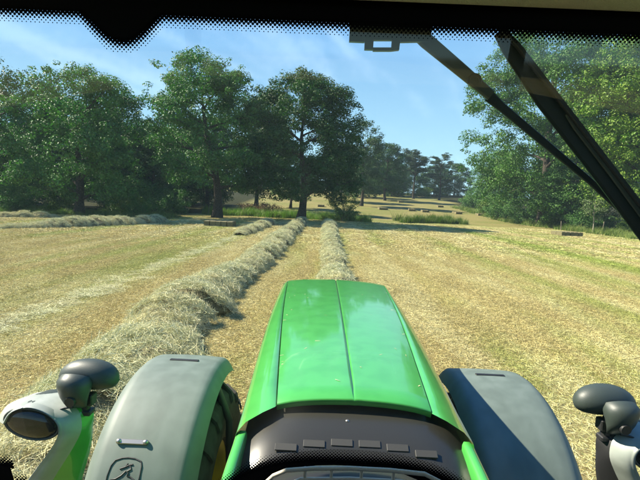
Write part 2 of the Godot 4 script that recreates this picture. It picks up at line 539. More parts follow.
func build_trees():
	var dk := Color(0.032, 0.080, 0.020); var md := Color(0.064, 0.150, 0.042); var lt := Color(0.085, 0.160, 0.028); var bl := Color(0.048, 0.092, 0.038)
	var oak_a := tree_shape({"seed": 11, "H": 18.0, "R": 6.6, "cb": 0.20, "tr": 0.52, "limbs": 14, "rc": 1.08, "leaf": 0.23, "leaves": 62000, "col": md, "lean": Vector3(-2.2, 0, 0.5), "subs": 6, "fill": 190})
	var oak_b := tree_shape({"seed": 23, "H": 16.8, "R": 6.9, "cb": 0.15, "tr": 0.50, "limbs": 14, "rc": 1.12, "leaf": 0.23, "leaves": 88000, "col": dk, "subs": 7, "fill": 340, "top": 0.42})
	var big_l := tree_shape({"seed": 37, "H": 14.5, "R": 7.0, "cb": 0.10, "tr": 0.45, "limbs": 14, "rc": 0.98, "leaf": 0.22, "leaves": 66000, "col": md, "subs": 7, "fill": 240, "top": 0.40})
	var gen1 := tree_shape({"seed": 41, "H": 15.0, "R": 5.6, "cb": 0.14, "tr": 0.34, "limbs": 12, "rc": 1.0, "leaf": 0.27, "leaves": 34000, "col": md, "fill": 170})
	var gen2 := tree_shape({"seed": 53, "H": 16.0, "R": 5.2, "cb": 0.18, "tr": 0.36, "limbs": 12, "rc": 1.0, "leaf": 0.28, "leaves": 34000, "col": dk, "fill": 170, "top": 0.5})
	var tall := tree_shape({"seed": 67, "H": 20.0, "R": 4.2, "cb": 0.20, "tr": 0.38, "limbs": 14, "rc": 1.2, "leaf": 0.32, "leaves": 22000, "col": bl, "fill": 90, "top": 0.55})
	var sparse := tree_shape({"seed": 71, "H": 15.0, "R": 4.6, "cb": 0.25, "tr": 0.28, "limbs": 10, "rc": 0.95, "leaf": 0.22, "leaves": 9000, "col": dk, "fill": 6, "subs": 4})
	var giant := tree_shape({"seed": 83, "H": 33.0, "R": 12.6, "cb": 0.07, "tr": 0.70, "limbs": 22, "rc": 1.45, "leaf": 0.30, "leaves": 125000, "col": Color(0.060, 0.138, 0.030), "subs": 8, "fill": 380, "top": 0.40, "droop": 0.10, "fill_low": 0.03})
	var lime := tree_shape({"seed": 97, "H": 27.0, "R": 9.5, "cb": 0.10, "tr": 0.55, "limbs": 18, "rc": 1.3, "leaf": 0.30, "leaves": 80000, "col": Color(0.105, 0.195, 0.030), "col2": Color(0.185, 0.270, 0.032), "subs": 7, "fill": 280, "top": 0.42})
	var pine := tree_shape({"seed": 101, "H": 17.5, "R": 4.6, "cb": 0.48, "tr": 0.38, "limbs": 16, "rc": 1.35, "leaf": 0.34, "leaves": 13000, "col": Color(0.026, 0.050, 0.022), "col2": Color(0.04, 0.07, 0.025), "flat": 0.34, "fill": 0, "subs": 5, "top": 0.6, "droop": 0.0})
	var cedar := tree_shape({"seed": 109, "H": 17.0, "R": 4.2, "cb": 0.28, "tr": 0.34, "limbs": 17, "rc": 1.0, "leaf": 0.32, "leaves": 9500, "col": Color(0.030, 0.056, 0.026), "col2": Color(0.045, 0.075, 0.03), "flat": 0.32, "fill": 0, "subs": 3, "top": 0.3, "droop": 0.02})
	var hedge := tree_shape({"seed": 149, "H": 12.0, "R": 6.2, "cb": 0.02, "tr": 0.25, "limbs": 13, "rc": 1.0, "leaf": 0.34, "leaves": 22000, "col": dk, "fill": 200, "top": 0.35, "fill_low": 0.0})
	var bush1 := tree_shape({"seed": 113, "H": 3.6, "R": 2.1, "cb": 0.05, "tr": 0.09, "limbs": 9, "rc": 0.55, "leaf": 0.15, "leaves": 7000, "col": md, "fill": 26, "stems": 5, "fill_low": 0.0})
	var bush2 := tree_shape({"seed": 127, "H": 2.6, "R": 2.0, "cb": 0.04, "tr": 0.07, "limbs": 8, "rc": 0.50, "leaf": 0.15, "leaves": 6000, "col": lt, "col2": Color(0.13, 0.19, 0.03), "fill": 26, "stems": 5, "fill_low": 0.0})
	var airy := tree_shape({"seed": 131, "H": 4.8, "R": 2.5, "cb": 0.06, "tr": 0.10, "limbs": 11, "rc": 0.48, "leaf": 0.13, "leaves": 6500, "col": md, "fill": 16, "stems": 4, "fill_low": 0.0})
	var brown := tree_shape({"seed": 137, "H": 1.7, "R": 3.8, "cb": 0.02, "tr": 0.05, "limbs": 12, "rc": 0.50, "leaf": 0.14, "leaves": 6500, "col": Color(0.120, 0.050, 0.024), "col2": Color(0.17, 0.085, 0.04), "fill": 50, "stems": 5, "fill_low": 0.0, "flat": 0.8})
	var sapling := tree_shape({"seed": 139, "H": 5.0, "R": 1.5, "cb": 0.38, "tr": 0.08, "limbs": 9, "rc": 0.42, "leaf": 0.16, "leaves": 2600, "col": Color(0.10, 0.15, 0.05), "col2": Color(0.16, 0.21, 0.09), "fill": 10})
	var one := Vector3.ONE
	# the two oaks on the far edge of the field
	plant(oak_a, "oak_tree", -12.3, -52.3, one, 0.0, "spreading oak leaning left, standing just behind the nearer left bale pack", "tree", "oaks on the field edge")
	plant(oak_b, "oak_tree", -2.9, -54.3, one, 0.0, "dense dark round oak with bare trunk at the far end of the hay rows", "tree", "oaks on the field edge")
	# wood on the left
	var gl := "trees of the wood on the left"
	plant(big_l, "broadleaf_tree", -25.0, -46.5, Vector3(1, 1.0, 1), 0.4, "broad full tree on the left, largest of the left wood", "tree", gl)
	plant(sparse, "broadleaf_tree", -33.0, -45.0, Vector3(1.0, 1.02, 1.0), 2.0, "thin sparse tree at the left edge with bare twigs against the sky", "tree", gl)
	plant(gen1, "broadleaf_tree", -25.5, -68.0, Vector3(1.0, 0.82, 1.0), 1.0, "lower tree in the dip between the broad left tree and the oaks", "tree", gl)
	plant(gen2, "broadleaf_tree", -29.5, -62.0, Vector3(1.1, 0.85, 1.1), 4.0, "dark tree behind the right shoulder of the broad left tree", "tree", gl)
	plant(gen1, "broadleaf_tree", -42.0, -58.0, Vector3(1.1, 0.95, 1.1), 3.0, "tree in the second row behind the sparse leftmost tree", "tree", gl)
	plant(gen2, "broadleaf_tree", -38.0, -70.0, Vector3(1.2, 1.0, 1.2), 5.3, "tree far back in the left wood behind the broad tree", "tree", gl)
	plant(gen2, "broadleaf_tree", -20.5, -80.0, Vector3(1.1, 0.98, 1.1), 0.9, "dark tree behind the left side of the leaning oak", "tree", gl)
	plant(gen1, "broadleaf_tree", -27.0, -80.0, Vector3(1.3, 1.05, 1.3), 2.2, "background tree deep in the wood left of the leaning oak", "tree", gl)
	plant(gen2, "broadleaf_tree", -12.5, -83.0, Vector3(1.12, 1.30, 1.12), 3.7, "tall background tree seen between the two oak crowns", "tree", gl)
	plant(gen1, "broadleaf_tree", -37.0, -52.0, Vector3(0.8, 0.62, 0.8), 1.9, "small tree in front of the wood by the left edge", "tree", gl)
	plant(gen2, "broadleaf_tree", -46.0, -92.0, Vector3(1.5, 1.1, 1.5), 2.9, "farthest tree of the left wood, near the left edge", "tree", gl)
	plant(gen1, "broadleaf_tree", -7.0, -92.0, Vector3(0.8, 0.75, 0.8), 5.0, "smaller tree on the slope behind the dense dark oak", "tree", gl)
	# beyond the meadow
	var gm := "trees at the far end of the meadow"
	plant(tall, "tall_tree", 8.3, -108.0, Vector3(1.0, 0.98, 1.0), 0.3, "tall pale narrow tree right of the dark oak, beyond the ditch", "tree", gm)
	plant(gen2, "broadleaf_tree", 17.0, -134.0, Vector3(1.05, 1.02, 1.05), 1.3, "dark round tree on the meadow beside the tall pale tree", "tree", gm)
	plant(gen2, "broadleaf_tree", 4.0, -122.0, Vector3(0.9, 0.95, 0.9), 2.3, "dark tree on the slope half hidden by the dense oak", "tree", gm)
	plant(gen1, "broadleaf_tree", 24.0, -165.0, Vector3(1.0, 0.80, 1.0), 0.2, "low dark tree left of the bare stemmed pine", "tree", gm)
	plant(pine, "pine_tree", 28.2, -150.0, Vector3(1.0, 0.98, 1.0), 0.9, "pine with tall bare stem and flat layered crown on the skyline", "tree", gm)
	plant(cedar, "pine_tree", 36.5, -150.0, Vector3(1.0, 0.98, 1.0), 2.0, "thin ragged conifer with sky showing through, right of the flat pine", "tree", gm)
	var bx := 6.0
	var k := 0
	for lab in ["dark background tree behind the tall pale tree", "dark background tree left of the pines", "dark background tree just behind the flat pine", "dark background tree between the two pines", "dark background tree right of the ragged conifer", "last background tree before the right hand wood"]:
		plant(hedge, "broadleaf_tree", bx + k * 9.0, -176.0 - (k % 3) * 5.0, Vector3(1.15, 0.86 + 0.10 * (k % 3), 1.15), k * 1.7, lab, "tree", gm)
		k += 1
	plant(hedge, "broadleaf_tree", 11.5, -146.0, Vector3(1.0, 1.05, 1.0), 2.6, "dense low branched tree between the dark oak and the dark round meadow tree", "tree", gm)
	plant(hedge, "broadleaf_tree", 22.5, -160.0, Vector3(0.9, 0.95, 0.9), 5.2, "dense low tree just left of the flat pine stem", "tree", gm)
	plant(hedge, "broadleaf_tree", -29.0, -72.0, Vector3(1.1, 0.85, 1.0), 0.7, "dense dark thicket tree behind the middle of the left wood", "tree", gl)
	plant(hedge, "broadleaf_tree", -40.0, -62.0, Vector3(1.1, 0.80, 1.0), 3.3, "dense dark thicket tree behind the left edge of the wood", "tree", gl)
	plant(hedge, "broadleaf_tree", -24.0, -90.0, Vector3(0.9, 0.75, 0.9), 4.6, "dense dark thicket tree behind the bush left of the leaning oak", "tree", gl)
	plant(hedge, "broadleaf_tree", -52.0, -68.0, Vector3(1.3, 0.9, 1.1), 1.3, "dense dark thicket tree beyond the left edge of the view", "tree", gl)
	# wood on the right
	var gr := "trees of the wood on the right"
	plant(giant, "broadleaf_tree", 34.5, -74.0, one, 0.0, "huge spreading tree at the left front of the right hand wood", "tree", gr)
	plant(gen1, "broadleaf_tree", 36.0, -69.0, Vector3(0.95, 0.62, 0.95), 2.9, "low leafy tree in front of the trunk of the huge spreading tree", "tree", gr)
	plant(lime, "lime_tree", 41.0, -60.0, one, 0.7, "bright lime green tree behind the wiper at the right edge", "tree", gr)
	plant(lime, "lime_tree", 54.0, -72.0, Vector3(1.1, 1.12, 1.1), 2.7, "tall light green tree in the second row of the right wood", "tree", gr)
	plant(giant, "broadleaf_tree", 56.0, -98.0, Vector3(0.95, 0.9, 0.95), 3.0, "big tree deep in the right wood behind the huge spreading one", "tree", gr)
	plant(gen1, "broadleaf_tree", 38.5, -104.0, Vector3(1.15, 0.92, 1.15), 4.1, "rounded lower tree at the far left end of the right wood", "tree", gr)
	plant(gen2, "broadleaf_tree", 46.0, -122.0, Vector3(1.1, 0.75, 1.1), 0.5, "distant low tree where the right wood meets the meadow", "tree", gr)
	plant(gen1, "broadleaf_tree", 45.0, -88.0, Vector3(1.2, 1.25, 1.2), 1.1, "mid green tree filling the gap behind the huge spreading tree", "tree", gr)
	plant(lime, "lime_tree", 45.0, -45.0, Vector3(0.9, 0.95, 0.9), 4.4, "light green tree just beyond the right edge of the view", "tree", gr)
	# bushes
	var gb := "bushes under the right hand wood"
	var spots := [[35.0, -63.0, 0, 1.0, "dark bush at the wood edge behind the right fence posts"], [37.5, -57.0, 1, 0.9, "light green bush at the far right below the wiper"], [34.5, -70.0, 1, 1.0, "light green bush left of the pale stemmed sapling"], [33.5, -78.0, 0, 1.25, "rounded bush at the foot of the huge tree"], [33.0, -87.0, 0, 1.4, "larger dark bush where the field edge bends"], [34.5, -96.0, 1, 1.5, "light bush near the far corner of the field on the right"], [36.0, -112.0, 0, 1.6, "bush at the far end of the right wood"], [38.5, -66.0, 0, 1.3, "tall dark bush between trunks in the right wood"], [38.0, -74.0, 1, 1.3, "leafy light bush behind the foot of the huge tree"], [41.0, -128.0, 1, 1.5, "pale bush on the meadow end under the distant low tree"], [39.5, -52.0, 0, 1.1, "dark bush at the right edge of the view"]]
	for s in spots:
		plant([bush1, bush2][s[2]], "bush", s[0], s[1], Vector3.ONE * s[3], s[1], s[4], "bush", gb, null, "stem")
	gb = "bushes under the left wood"
	spots = [[-19.5, -48.5, 0, 0.75, "low bush right of the broad left tree trunk"], [-22.0, -51.0, 1, 0.95, "light green bush behind the broad left tree"], [-28.5, -49.5, 1, 1.0, "light green bush left of the broad tree trunk"], [-32.0, -47.5, 0, 0.9, "dark bush under the sparse leftmost tree"], [-18.5, -56.0, 0, 0.9, "dark bush left of the leaning oak trunk"], [-23.0, -60.0, 0, 1.2, "dark bush in the dip behind the low left bush"], [-26.0, -57.0, 0, 1.1, "dark bush in shade behind the broad left tree"]]
	for s in spots:
		plant([bush1, bush2][s[2]], "bush", s[0], s[1], Vector3.ONE * s[3], s[1], s[4], "bush", gb, null, "stem")
	plant(airy, "bush", 2.3, -58.5, one, 0.6, "tall loose bush right of the dense dark oak trunk", "bush", "", null, "stem")
	plant(brown, "bush", -10.6, -73.0, one, 0.0, "low reddish brown bush behind the grass between the oak trunks", "bush", "", null, "stem")
	plant(bush2, "bush", 33.5, -160.0, Vector3.ONE * 1.6, 0.0, "small light green bush at the foot of the far conifers", "bush", "", null, "stem")
	plant(sapling, "sapling", 33.2, -57.5, one, 0.0, "pale stemmed young tree right of the right bale pack", "tree", "", M.pale_bark)

func build_grass():
	var rng := RandomNumberGenerator.new()
	rng.seed = 9
	var vs := PackedVector3Array(); var cs := PackedColorArray(); var ix := PackedInt32Array()
	for k in 22:
		var a := rng.randf() * TAU
		var r := 0.22 * sqrt(rng.randf())
		var p := Vector3(cos(a) * r, -0.03, sin(a) * r)
		var h := rng.randf_range(0.45, 1.0)
		var ln := Vector3(rng.randf_range(-1, 1), 0, rng.randf_range(-1, 1)) * h * 0.35
		var sd := Vector3(cos(a + 1.0), 0, sin(a + 1.0)) * 0.016
		var c := Color(1, 1, 1) * rng.randf_range(0.75, 1.2); c.a = 1.0
		var b := vs.size()
		for s in 3:
			var t := s / 2.0
			var q := p + Vector3.UP * h * t + ln * t * t
			vs.append(q - sd * (1.0 - t * 0.9)); vs.append(q + sd * (1.0 - t * 0.9))
			cs.append(c); cs.append(c)
		for s in 2:
			var o := b + s * 2
			ix.append_array(PackedInt32Array([o, o + 1, o + 3, o, o + 3, o + 2]))
	var tuft := raw_mesh(vs, cs, ix)
	# each bank: x0, x1, z0, z1, count, height, colour
	var banks := [
		["long_grass", "strip of long bright green grass along the ditch behind the oaks", -16.0, 6.0, -66.5, -58.5, 4200, 1.0, Color(0.155, 0.255, 0.045)],
		["long_grass", "clump of dark green weeds on the ditch right of the dense oak", 10.5, 20.5, -70.0, -66.0, 2200, 1.15, Color(0.090, 0.150, 0.032)],
		["long_grass", "rough grass along the foot of the right hand wood", 31.5, 37.0, -118.0, -46.0, 5200, 0.8, Color(0.150, 0.215, 0.050)],
		["long_grass", "shaded rough grass along the foot of the left wood", -40.0, -15.5, -52.0, -45.0, 4200, 0.55, Color(0.110, 0.170, 0.045)]]
	for bk in banks:
		var xf := []; var cc := []
		for k in bk[6]:
			var x: float = rng.randf_range(bk[2], bk[3])
			var z: float = rng.randf_range(bk[4], bk[5])
			var keep := nz.get_noise_2d(x * 5.0, z * 5.0) + 0.25
			var ex := minf(x - bk[2], bk[3] - x) / 1.5
			var ez := minf(z - bk[4], bk[5] - z) / 1.0
			if bk[3] - bk[2] < 12.0 and bk[5] - bk[4] < 8.0:
				var ox: float = (x - (bk[2] + bk[3]) * 0.5) / ((bk[3] - bk[2]) * 0.5)
				var oz: float = (z - (bk[4] + bk[5]) * 0.5) / ((bk[5] - bk[4]) * 0.5)
				ez = (1.0 - sqrt(ox * ox + oz * oz) + nz.get_noise_2d(x * 12.0, z * 12.0) * 0.9) * 2.0
				ex = ez
			if rng.randf() > clampf(keep * 2.0 + 0.45, 0.1, 1.0) * clampf(minf(ex, ez) + 0.25, 0.0, 1.0): continue
			var s: float = bk[7] * rng.randf_range(0.4, 1.1) * (1.0 + 0.9 * nz.get_noise_2d(x * 9.0 + 40.0, z * 9.0))
			xf.append(Transform3D(Basis(Vector3.UP, rng.randf() * TAU).scaled(Vector3(s * 1.5, s, s * 1.5)), Vector3(x, height(x, z), z)))
			var c: Color = bk[8]
			c = c.lerp(Color(0.30, 0.30, 0.09), rng.randf() * 0.45) * rng.randf_range(0.8, 1.25)
			c.a = 1.0
			cc.append(c)
		var o := multi(numbered(bk[0]), tuft, M.leaf, xf, cc, self)
		tag(o, bk[1], "grass", "", "stuff")

# ------------------------------------------------------------------ bales and posts
func bale_mesh(seed_: int) -> ArrayMesh:
	var rng := RandomNumberGenerator.new()
	rng.seed = seed_
	var g := Geo.new()
	var rows: Array = []
	for i in 9:
		var t := i / 8.0
		var z := -0.48 + 0.96 * t
		var bulge := 1.0 - (0.06 if i == 0 or i == 8 else 0.0) - (0.05 if i == 2 or i == 6 else 0.0)
		var ring := PackedVector3Array()
		for q in [[-1, 0.06], [-0.92, 0.0], [0, 0.0], [0.92, 0.0], [1, 0.06], [1, 0.5], [1, 0.92], [0.9, 1], [0, 1.02], [-0.9, 1], [-1, 0.92], [-1, 0.5]]:
			ring.append(Vector3(q[0] * 0.225 * bulge * rng.randf_range(0.96, 1.03), q[1] * 0.42 * (bulge if q[1] > 0.5 else 1.0), z + rng.randf_range(-0.012, 0.012)))
		rows.append(ring)
	g.grid(rows, -1, true)
	g.fan(rows[0]); g.fan(rows[8])
	return g.done()

func build_bales():
	var shapes := [bale_mesh(1), bale_mesh(2), bale_mesh(3)]
	var mats := [M.bale, M.bale2]
	var packs := [
		[-8.95, -39.4, 0.02, 5, "of the flat pack before the leaning oak"],
		[25.6, -49.0, 0.10, 5, "of the flat pack alone at right of field"],
		[12.2, -99.0, 0.1, 4, "of the leftmost flat pack on the meadow"],
		[18.5, -99.5, -0.1, 3, "of the second pack from left on the meadow"],
		[21.0, -98.0, 0.0, 3, "of the middle flat pack on the meadow"],
		[27.8, -98.0, 0.2, 3, "of the meadow pack below the ragged conifer"],
		[32.0, -96.0, 0.0, 3, "of the meadow pack nearest the right wood"],
		[20.5, -128.0, 0.1, 3, "of the farthest pack below the flat pine"],
		[28.5, -116.0, 0.0, 3, "of the upper right pack on the meadow"],
		[34.0, -118.0, 0.1, 3, "of the highest pack beside the right wood"],
		[-1.0, -100.0, 0.0, 3, "of the pack seen beside dense oak trunk"]]
	var n := 0
	for p in packs:
		for r in 2:
			for c in p[3]:
				var b := Basis(Vector3.UP, p[2])
				var off := b * Vector3((c - (p[3] - 1) * 0.5) * 0.475, 0, (r - 0.5) * 0.99)
				var x: float = p[0] + off.x
				var z: float = p[1] + off.z
				var o := part(numbered("hay_bale"), shapes[n % 3], mats[(n * 7 / 3) % 2], self)
				o.position = Vector3(x, height(x, z) - 0.004, z)
				o.rotation.y = p[2] + 0.04 * sin(n * 2.3)
				tag(o, "%s hay bale, %s row, %s" % [["first", "second", "third", "fourth", "fifth"][c], ["back", "front"][r], p[4]], "bale", "hay bales lying in flat packs")
				n += 1

func build_posts():
	var spots := [[36.2, -60.5, 1.45, 0.06, "leaning weathered fence post at the right edge of the field"], [31.6, -62.0, 1.2, -0.03, "weathered fence post between the right bale pack and the sapling"], [-10.6, -59.5, 1.1, 0.03, "grey fence post in the long grass between the oak trunks"], [-6.9, -60.0, 1.05, -0.05, "thin fence post in the grass left of the dense oak trunk"], [-15.0, -59.0, 1.1, 0.04, "grey fence post in the grass left of the leaning oak"], [3.9, -60.5, 1.1, 0.0, "fence post in the grass beside the tall loose bush"]]
	var k := 0
	for s in spots:
		var g := Geo.new()
		var path := PackedVector3Array(); var rad := PackedFloat32Array()
		for i in 6:
			var t := i / 5.0
			path.append(Vector3(s[3] * t * 2.0 + 0.006 * sin(i * 2.0 + k), -0.2 + (s[2] + 0.2) * t, 0.005 * cos(i * 1.7)))
			rad.append(0.062 - 0.008 * t)
		path.append(path[5] + Vector3(0, 0.02, 0)); rad.append(0.035)
		g.tube(path, rad, 7)
		var o := part(numbered("fence_post"), g.done(), M.post, self)
		o.position = Vector3(s[0], height(s[0], s[1]), s[1])
		tag(o, s[4], "post", "old fence posts along the field edge")
		k += 1

# ------------------------------------------------------------------ tractor
const CX := 0.11
const WZ := -2.63

func hood_a(s: float) -> float: return lerpf(0.226, 0.385, s) + 0.010 * sin(PI * s)
func hood_b(s: float) -> float: return lerpf(0.335, 0.435, s) + 0.012 * sin(PI * s)
func hood_y(s: float) -> float: return lerpf(2.026, 1.960, s) + 0.016 * sin(PI * s)

func hood_half(z: float, y: float, a: float, b: float, side: float, top_part: bool) -> PackedVector3Array:
	var r := PackedVector3Array()
	if top_part:
		var gd := 0.007 * smoothstep(1.33, 1.37, -z)
		for q in [[0.0, -gd], [0.0026, -gd], [0.0042, 0.0], [0.010, 0.0008]]:
			r.append(Vector3(CX + side * q[0], y + q[1], z))
		for k in range(1, 11):
			var t := k / 10.0
			r.append(Vector3(CX + side * lerpf(0.010, a, t), y - 0.020 * t * t - 0.006 * pow(t, 8.0), z))
	else:
		var ye := y - 0.026
		r.append(Vector3(CX + side * (a - 0.003), ye - 0.009, z))
		r.append(Vector3(CX + side * (a + 0.003), ye - 0.008, z))
		r.append(Vector3(CX + side * (a + 0.006), ye - 0.002, z))
		r.append(Vector3(CX + side * lerpf(a, b, 0.35), ye - 0.010, z))
		r.append(Vector3(CX + side * lerpf(a, b, 0.75), ye - 0.030, z))
		r.append(Vector3(CX + side * lerpf(a, b, 0.93), ye - 0.048, z))
		r.append(Vector3(CX + side * b, ye - 0.070, z))
		r.append(Vector3(CX + side * (b + 0.006), ye - 0.12, z))
		r.append(Vector3(CX + side * (b + 0.004), ye - 0.30, z))
		r.append(Vector3(CX + side * (b - 0.02), ye - 0.62, z))
	return r

func build_hood(t: Node3D):
	var hood := Node3D.new()
	hood.name = "hood"
	t.add_child(hood)
	for side in [-1.0, 1.0]:
		var g := Geo.new()
		var gs := Geo.new()
		var rows: Array = []; var srows: Array = []
		var first := hood_half(-1.306, hood_y(0.0) - 0.022, hood_a(0), hood_b(0), side, true)
		rows.append(first)
		rows.append(hood_half(-1.300, hood_y(0.0) - 0.006, hood_a(0), hood_b(0), side, true))
		for i in 25:
			var s := i / 24.0
			var z := -1.306 - 2.39 * s
			rows.append(hood_half(z, hood_y(s), hood_a(s), hood_b(s), side, true))
			var sr := hood_half(z, hood_y(s), hood_a(s), hood_b(s), side, false)
			if i == 0:
				# the shoulder reaches further back than the top panel
				for j in sr.size(): sr[j].z += 0.085 * clampf((j - 1.0) / 4.0, 0.0, 1.0)
				for j in sr.size(): sr[j].x -= side * 0.002
			srows.append(sr)
		# nose rolling over
		for q in [[3.74, 0.006, 0.012], [3.79, 0.024, 0.03], [3.83, 0.060, 0.05], [3.855, 0.12, 0.065], [3.865, 0.30, 0.08]]:
			rows.append(hood_half(-q[0], hood_y(1.0) - q[1], hood_a(1.0) - q[2], hood_b(1.0) - q[2] * 0.5, side, true))
			srows.append(hood_half(-q[0], hood_y(1.0) - q[1], hood_a(1.0) - q[2], hood_b(1.0) - q[2] * 0.5, side, false))
		g.grid(rows, 1); gs.grid(srows, 1)
		part("top_panel", g.done(), M.green, hood)
		part("side_panel", gs.done(), M.green, hood)
		# the flank that runs on beside the cowl to the cab
		var gf := Geo.new()
		rows = []
		for q in [[1.235, -0.001, 0.0], [1.20, -0.001, 0.006], [1.13, 0.001, 0.018], [1.05, 0.003, 0.034], [0.93, 0.005, 0.06]]:
			var b: float = 0.335 + q[1]
			var y: float = 2.000 - q[2]
			var r := PackedVector3Array()
			for v in [[-0.034, -0.14], [-0.034, -0.062], [-0.030, -0.052], [-0.014, -0.052], [-0.004, -0.060], [0.0, -0.072], [0.006, -0.12], [0.004, -0.30], [-0.02, -0.62]]:
				r.append(Vector3(CX + side * (b + v[0]), y + v[1], -q[0]))
			rows.append(r)
		gf.grid(rows, 1)
		part("flank", gf.done(), M.green, hood)
	# bits of chaff lying on the paint
	var rng := RandomNumberGenerator.new()
	rng.seed = 5
	var gc := Geo.new()
	for k in 46:
		var s := rng.randf()
		var u := rng.randf_range(-0.96, 0.96)
		if k % 3 == 0: u = signf(u) * rng.randf_range(0.90, 0.985)
		var z := -1.33 - 2.3 * s
		var y := hood_y(s) - 0.020 * u * u - 0.006 * pow(absf(u), 8.0) + 0.0016
		var a := rng.randf() * PI
		var l := rng.randf_range(0.003, 0.011)
		var d := Vector3(cos(a), 0, sin(a)) * l
		var n := Vector3(-sin(a), 0, cos(a)) * rng.randf_range(0.0008, 0.0016)
		var c := Vector3(CX + u * hood_a(s), y, z)
		gc.quad(c - d - n, c + d - n, c + d + n + Vector3(0, 0.001, 0), c - d + n)
	var chaff := part("chaff", gc.done(), M.chaff, hood)
	chaff.set_meta("kind", "stuff")
	var gn := Geo.new()
	gn.box(Vector3(CX, 1.34, -3.76), Vector3(0.36, 0.40, 0.05), 0.02)
	part("front_grille", gn.done(), M.black, hood)

func build_cowl(t: Node3D):
	var g := Geo.new()
	var rows: Array = []
	for q in [[1.42, 1.992, 0.315], [1.33, 1.990, 0.312], [1.29, 1.985, 0.308], [1.24, 1.974, 0.304], [1.195, 1.958, 0.300], [1.172, 1.944, 0.300], [1.150, 1.920, 0.300], [1.120, 1.890, 0.300], [1.06, 1.855, 0.302], [0.92, 1.82, 0.304]]:
		var r := PackedVector3Array()
		for k in 25:
			var u := k / 12.0 - 1.0
			r.append(Vector3(CX + u * q[2], q[1] - 0.026 * u * u - 0.040 * pow(absf(u), 6.0), -q[0] + 0.05 * u * u))
		rows.append(r)
	g.grid(rows.slice(0, 6), 1)
	var cowl := part("cowl", g.done(), M.cowl, t)
	g = Geo.new()
	g.grid(rows.slice(5), 1)
	part("cowl_recess", g.done(), M.black, cowl)
	for k in 6:
		var gs := Geo.new()
		var u := (k - 2.5) / 2.5 * 0.62
		gs.box(Vector3(CX + u * 0.300, 1.9538 - 0.026 * u * u, -1.187 + 0.05 * u * u), Vector3(0.029, 0.0022, 0.010), 0.001, Basis(Vector3.RIGHT, 0.55))
		part("vent_slot", gs.done(), M.slot, cowl)
	var gb := Geo.new()
	gb.ellipsoid(Vector3(CX - 0.02, 1.978, -1.262), Vector3(0.006, 0.004, 0.006))
	part("bolt", gb.done(), M.steel, cowl)

func fender_pt(xin: float, w: float, out: float, u: float, th: float, lift: float = 0.0) -> Vector3:
	# u 0 at the hood side .. 1 outside
	var d := 0.0
	if u < 0.13: d = -0.075 * pow((0.13 - u) / 0.13, 2.0)
	if u > 0.80: d = -0.11 * pow((u - 0.80) / 0.20, 2.2)
	d += 0.010 * sin(PI * clampf(u, 0.0, 1.0))
	var fl := 0.015 * smoothstep(60.0, 80.0, th)
	var r := 0.80 + d + lift + fl
	var a := deg_to_rad(th)
	return Vector3(xin + out * w * u, 0.80 + r * cos(a), WZ + r * sin(a))

func build_fender(t: Node3D, out: float, xin: float) -> MeshInstance3D:
	var w := 0.545
	var g := Geo.new()
	var us := [0.0, 0.02, 0.045, 0.07, 0.10, 0.13, 0.18, 0.26, 0.38, 0.5, 0.62, 0.72, 0.80, 0.84, 0.88, 0.92, 0.95, 0.975, 1.0]
	var rows: Array = []; var under: Array = []
	for i in 41:
		var th := -24.0 + 100.0 * i / 40.0
		var r := PackedVector3Array(); var q := PackedVector3Array()
		var tip := clampf((th + 24.0) / 6.0, 0.0, 1.0)
		for u in us:
			r.append(fender_pt(xin, w, out, u, th, -0.02 * (1.0 - tip) * (1.0 - tip)))
			q.append(fender_pt(xin, w, out, 0.5 + (u - 0.5) * 0.97, th, -0.014))
		rows.append(r); under.append(q)
	g.grid(rows, 1)
	g.grid(under, 2)
	for i in 40:
		g.quad(rows[i][0], rows[i + 1][0], under[i + 1][0], under[i][0])
		g.quad(rows[i][18], rows[i + 1][18], under[i + 1][18], under[i][18])
	for e in [0, 40]:
		for j in 18: g.quad(rows[e][j], rows[e][j + 1], under[e][j + 1], under[e][j])
	var f := part("front_fender", g.done(), M.fender, t)
	# slot in the crest
	var gs := Geo.new()
	var c0 := fender_pt(xin, w, out, 0.47, -3.0, 0.001)
	gs.box(c0, Vector3(0.085, 0.004, 0.012), 0.002, Basis(Vector3.RIGHT, deg_to_rad(-3)))
	part("crest_slot", gs.done(), M.black, f)
	# bracket below
	var gb := Geo.new()
	gb.tube(PackedVector3Array([Vector3(xin + out * w * 0.5, 1.585, WZ), Vector3(xin + out * 0.05, 1.50, WZ + 0.02), Vector3(xin - out * 0.04, 1.30, WZ + 0.05), Vector3(xin - out * 0.06, 0.85, WZ + 0.06)]), PackedFloat32Array([0.022, 0.022, 0.022, 0.025]), 8)
	part("stay", gb.done(), M.black, f)
	return f

func fender_line(g: Geo, pts: Array, xin: float, w: float, out: float, rad: float):
	var path := PackedVector3Array(); var rr := PackedFloat32Array()
	for i in pts.size():
		path.append(fender_pt(xin, w, out, pts[i][0], pts[i][1], 0.0005))
		rr.append(rad)
	g.tube(path, rr, 6)

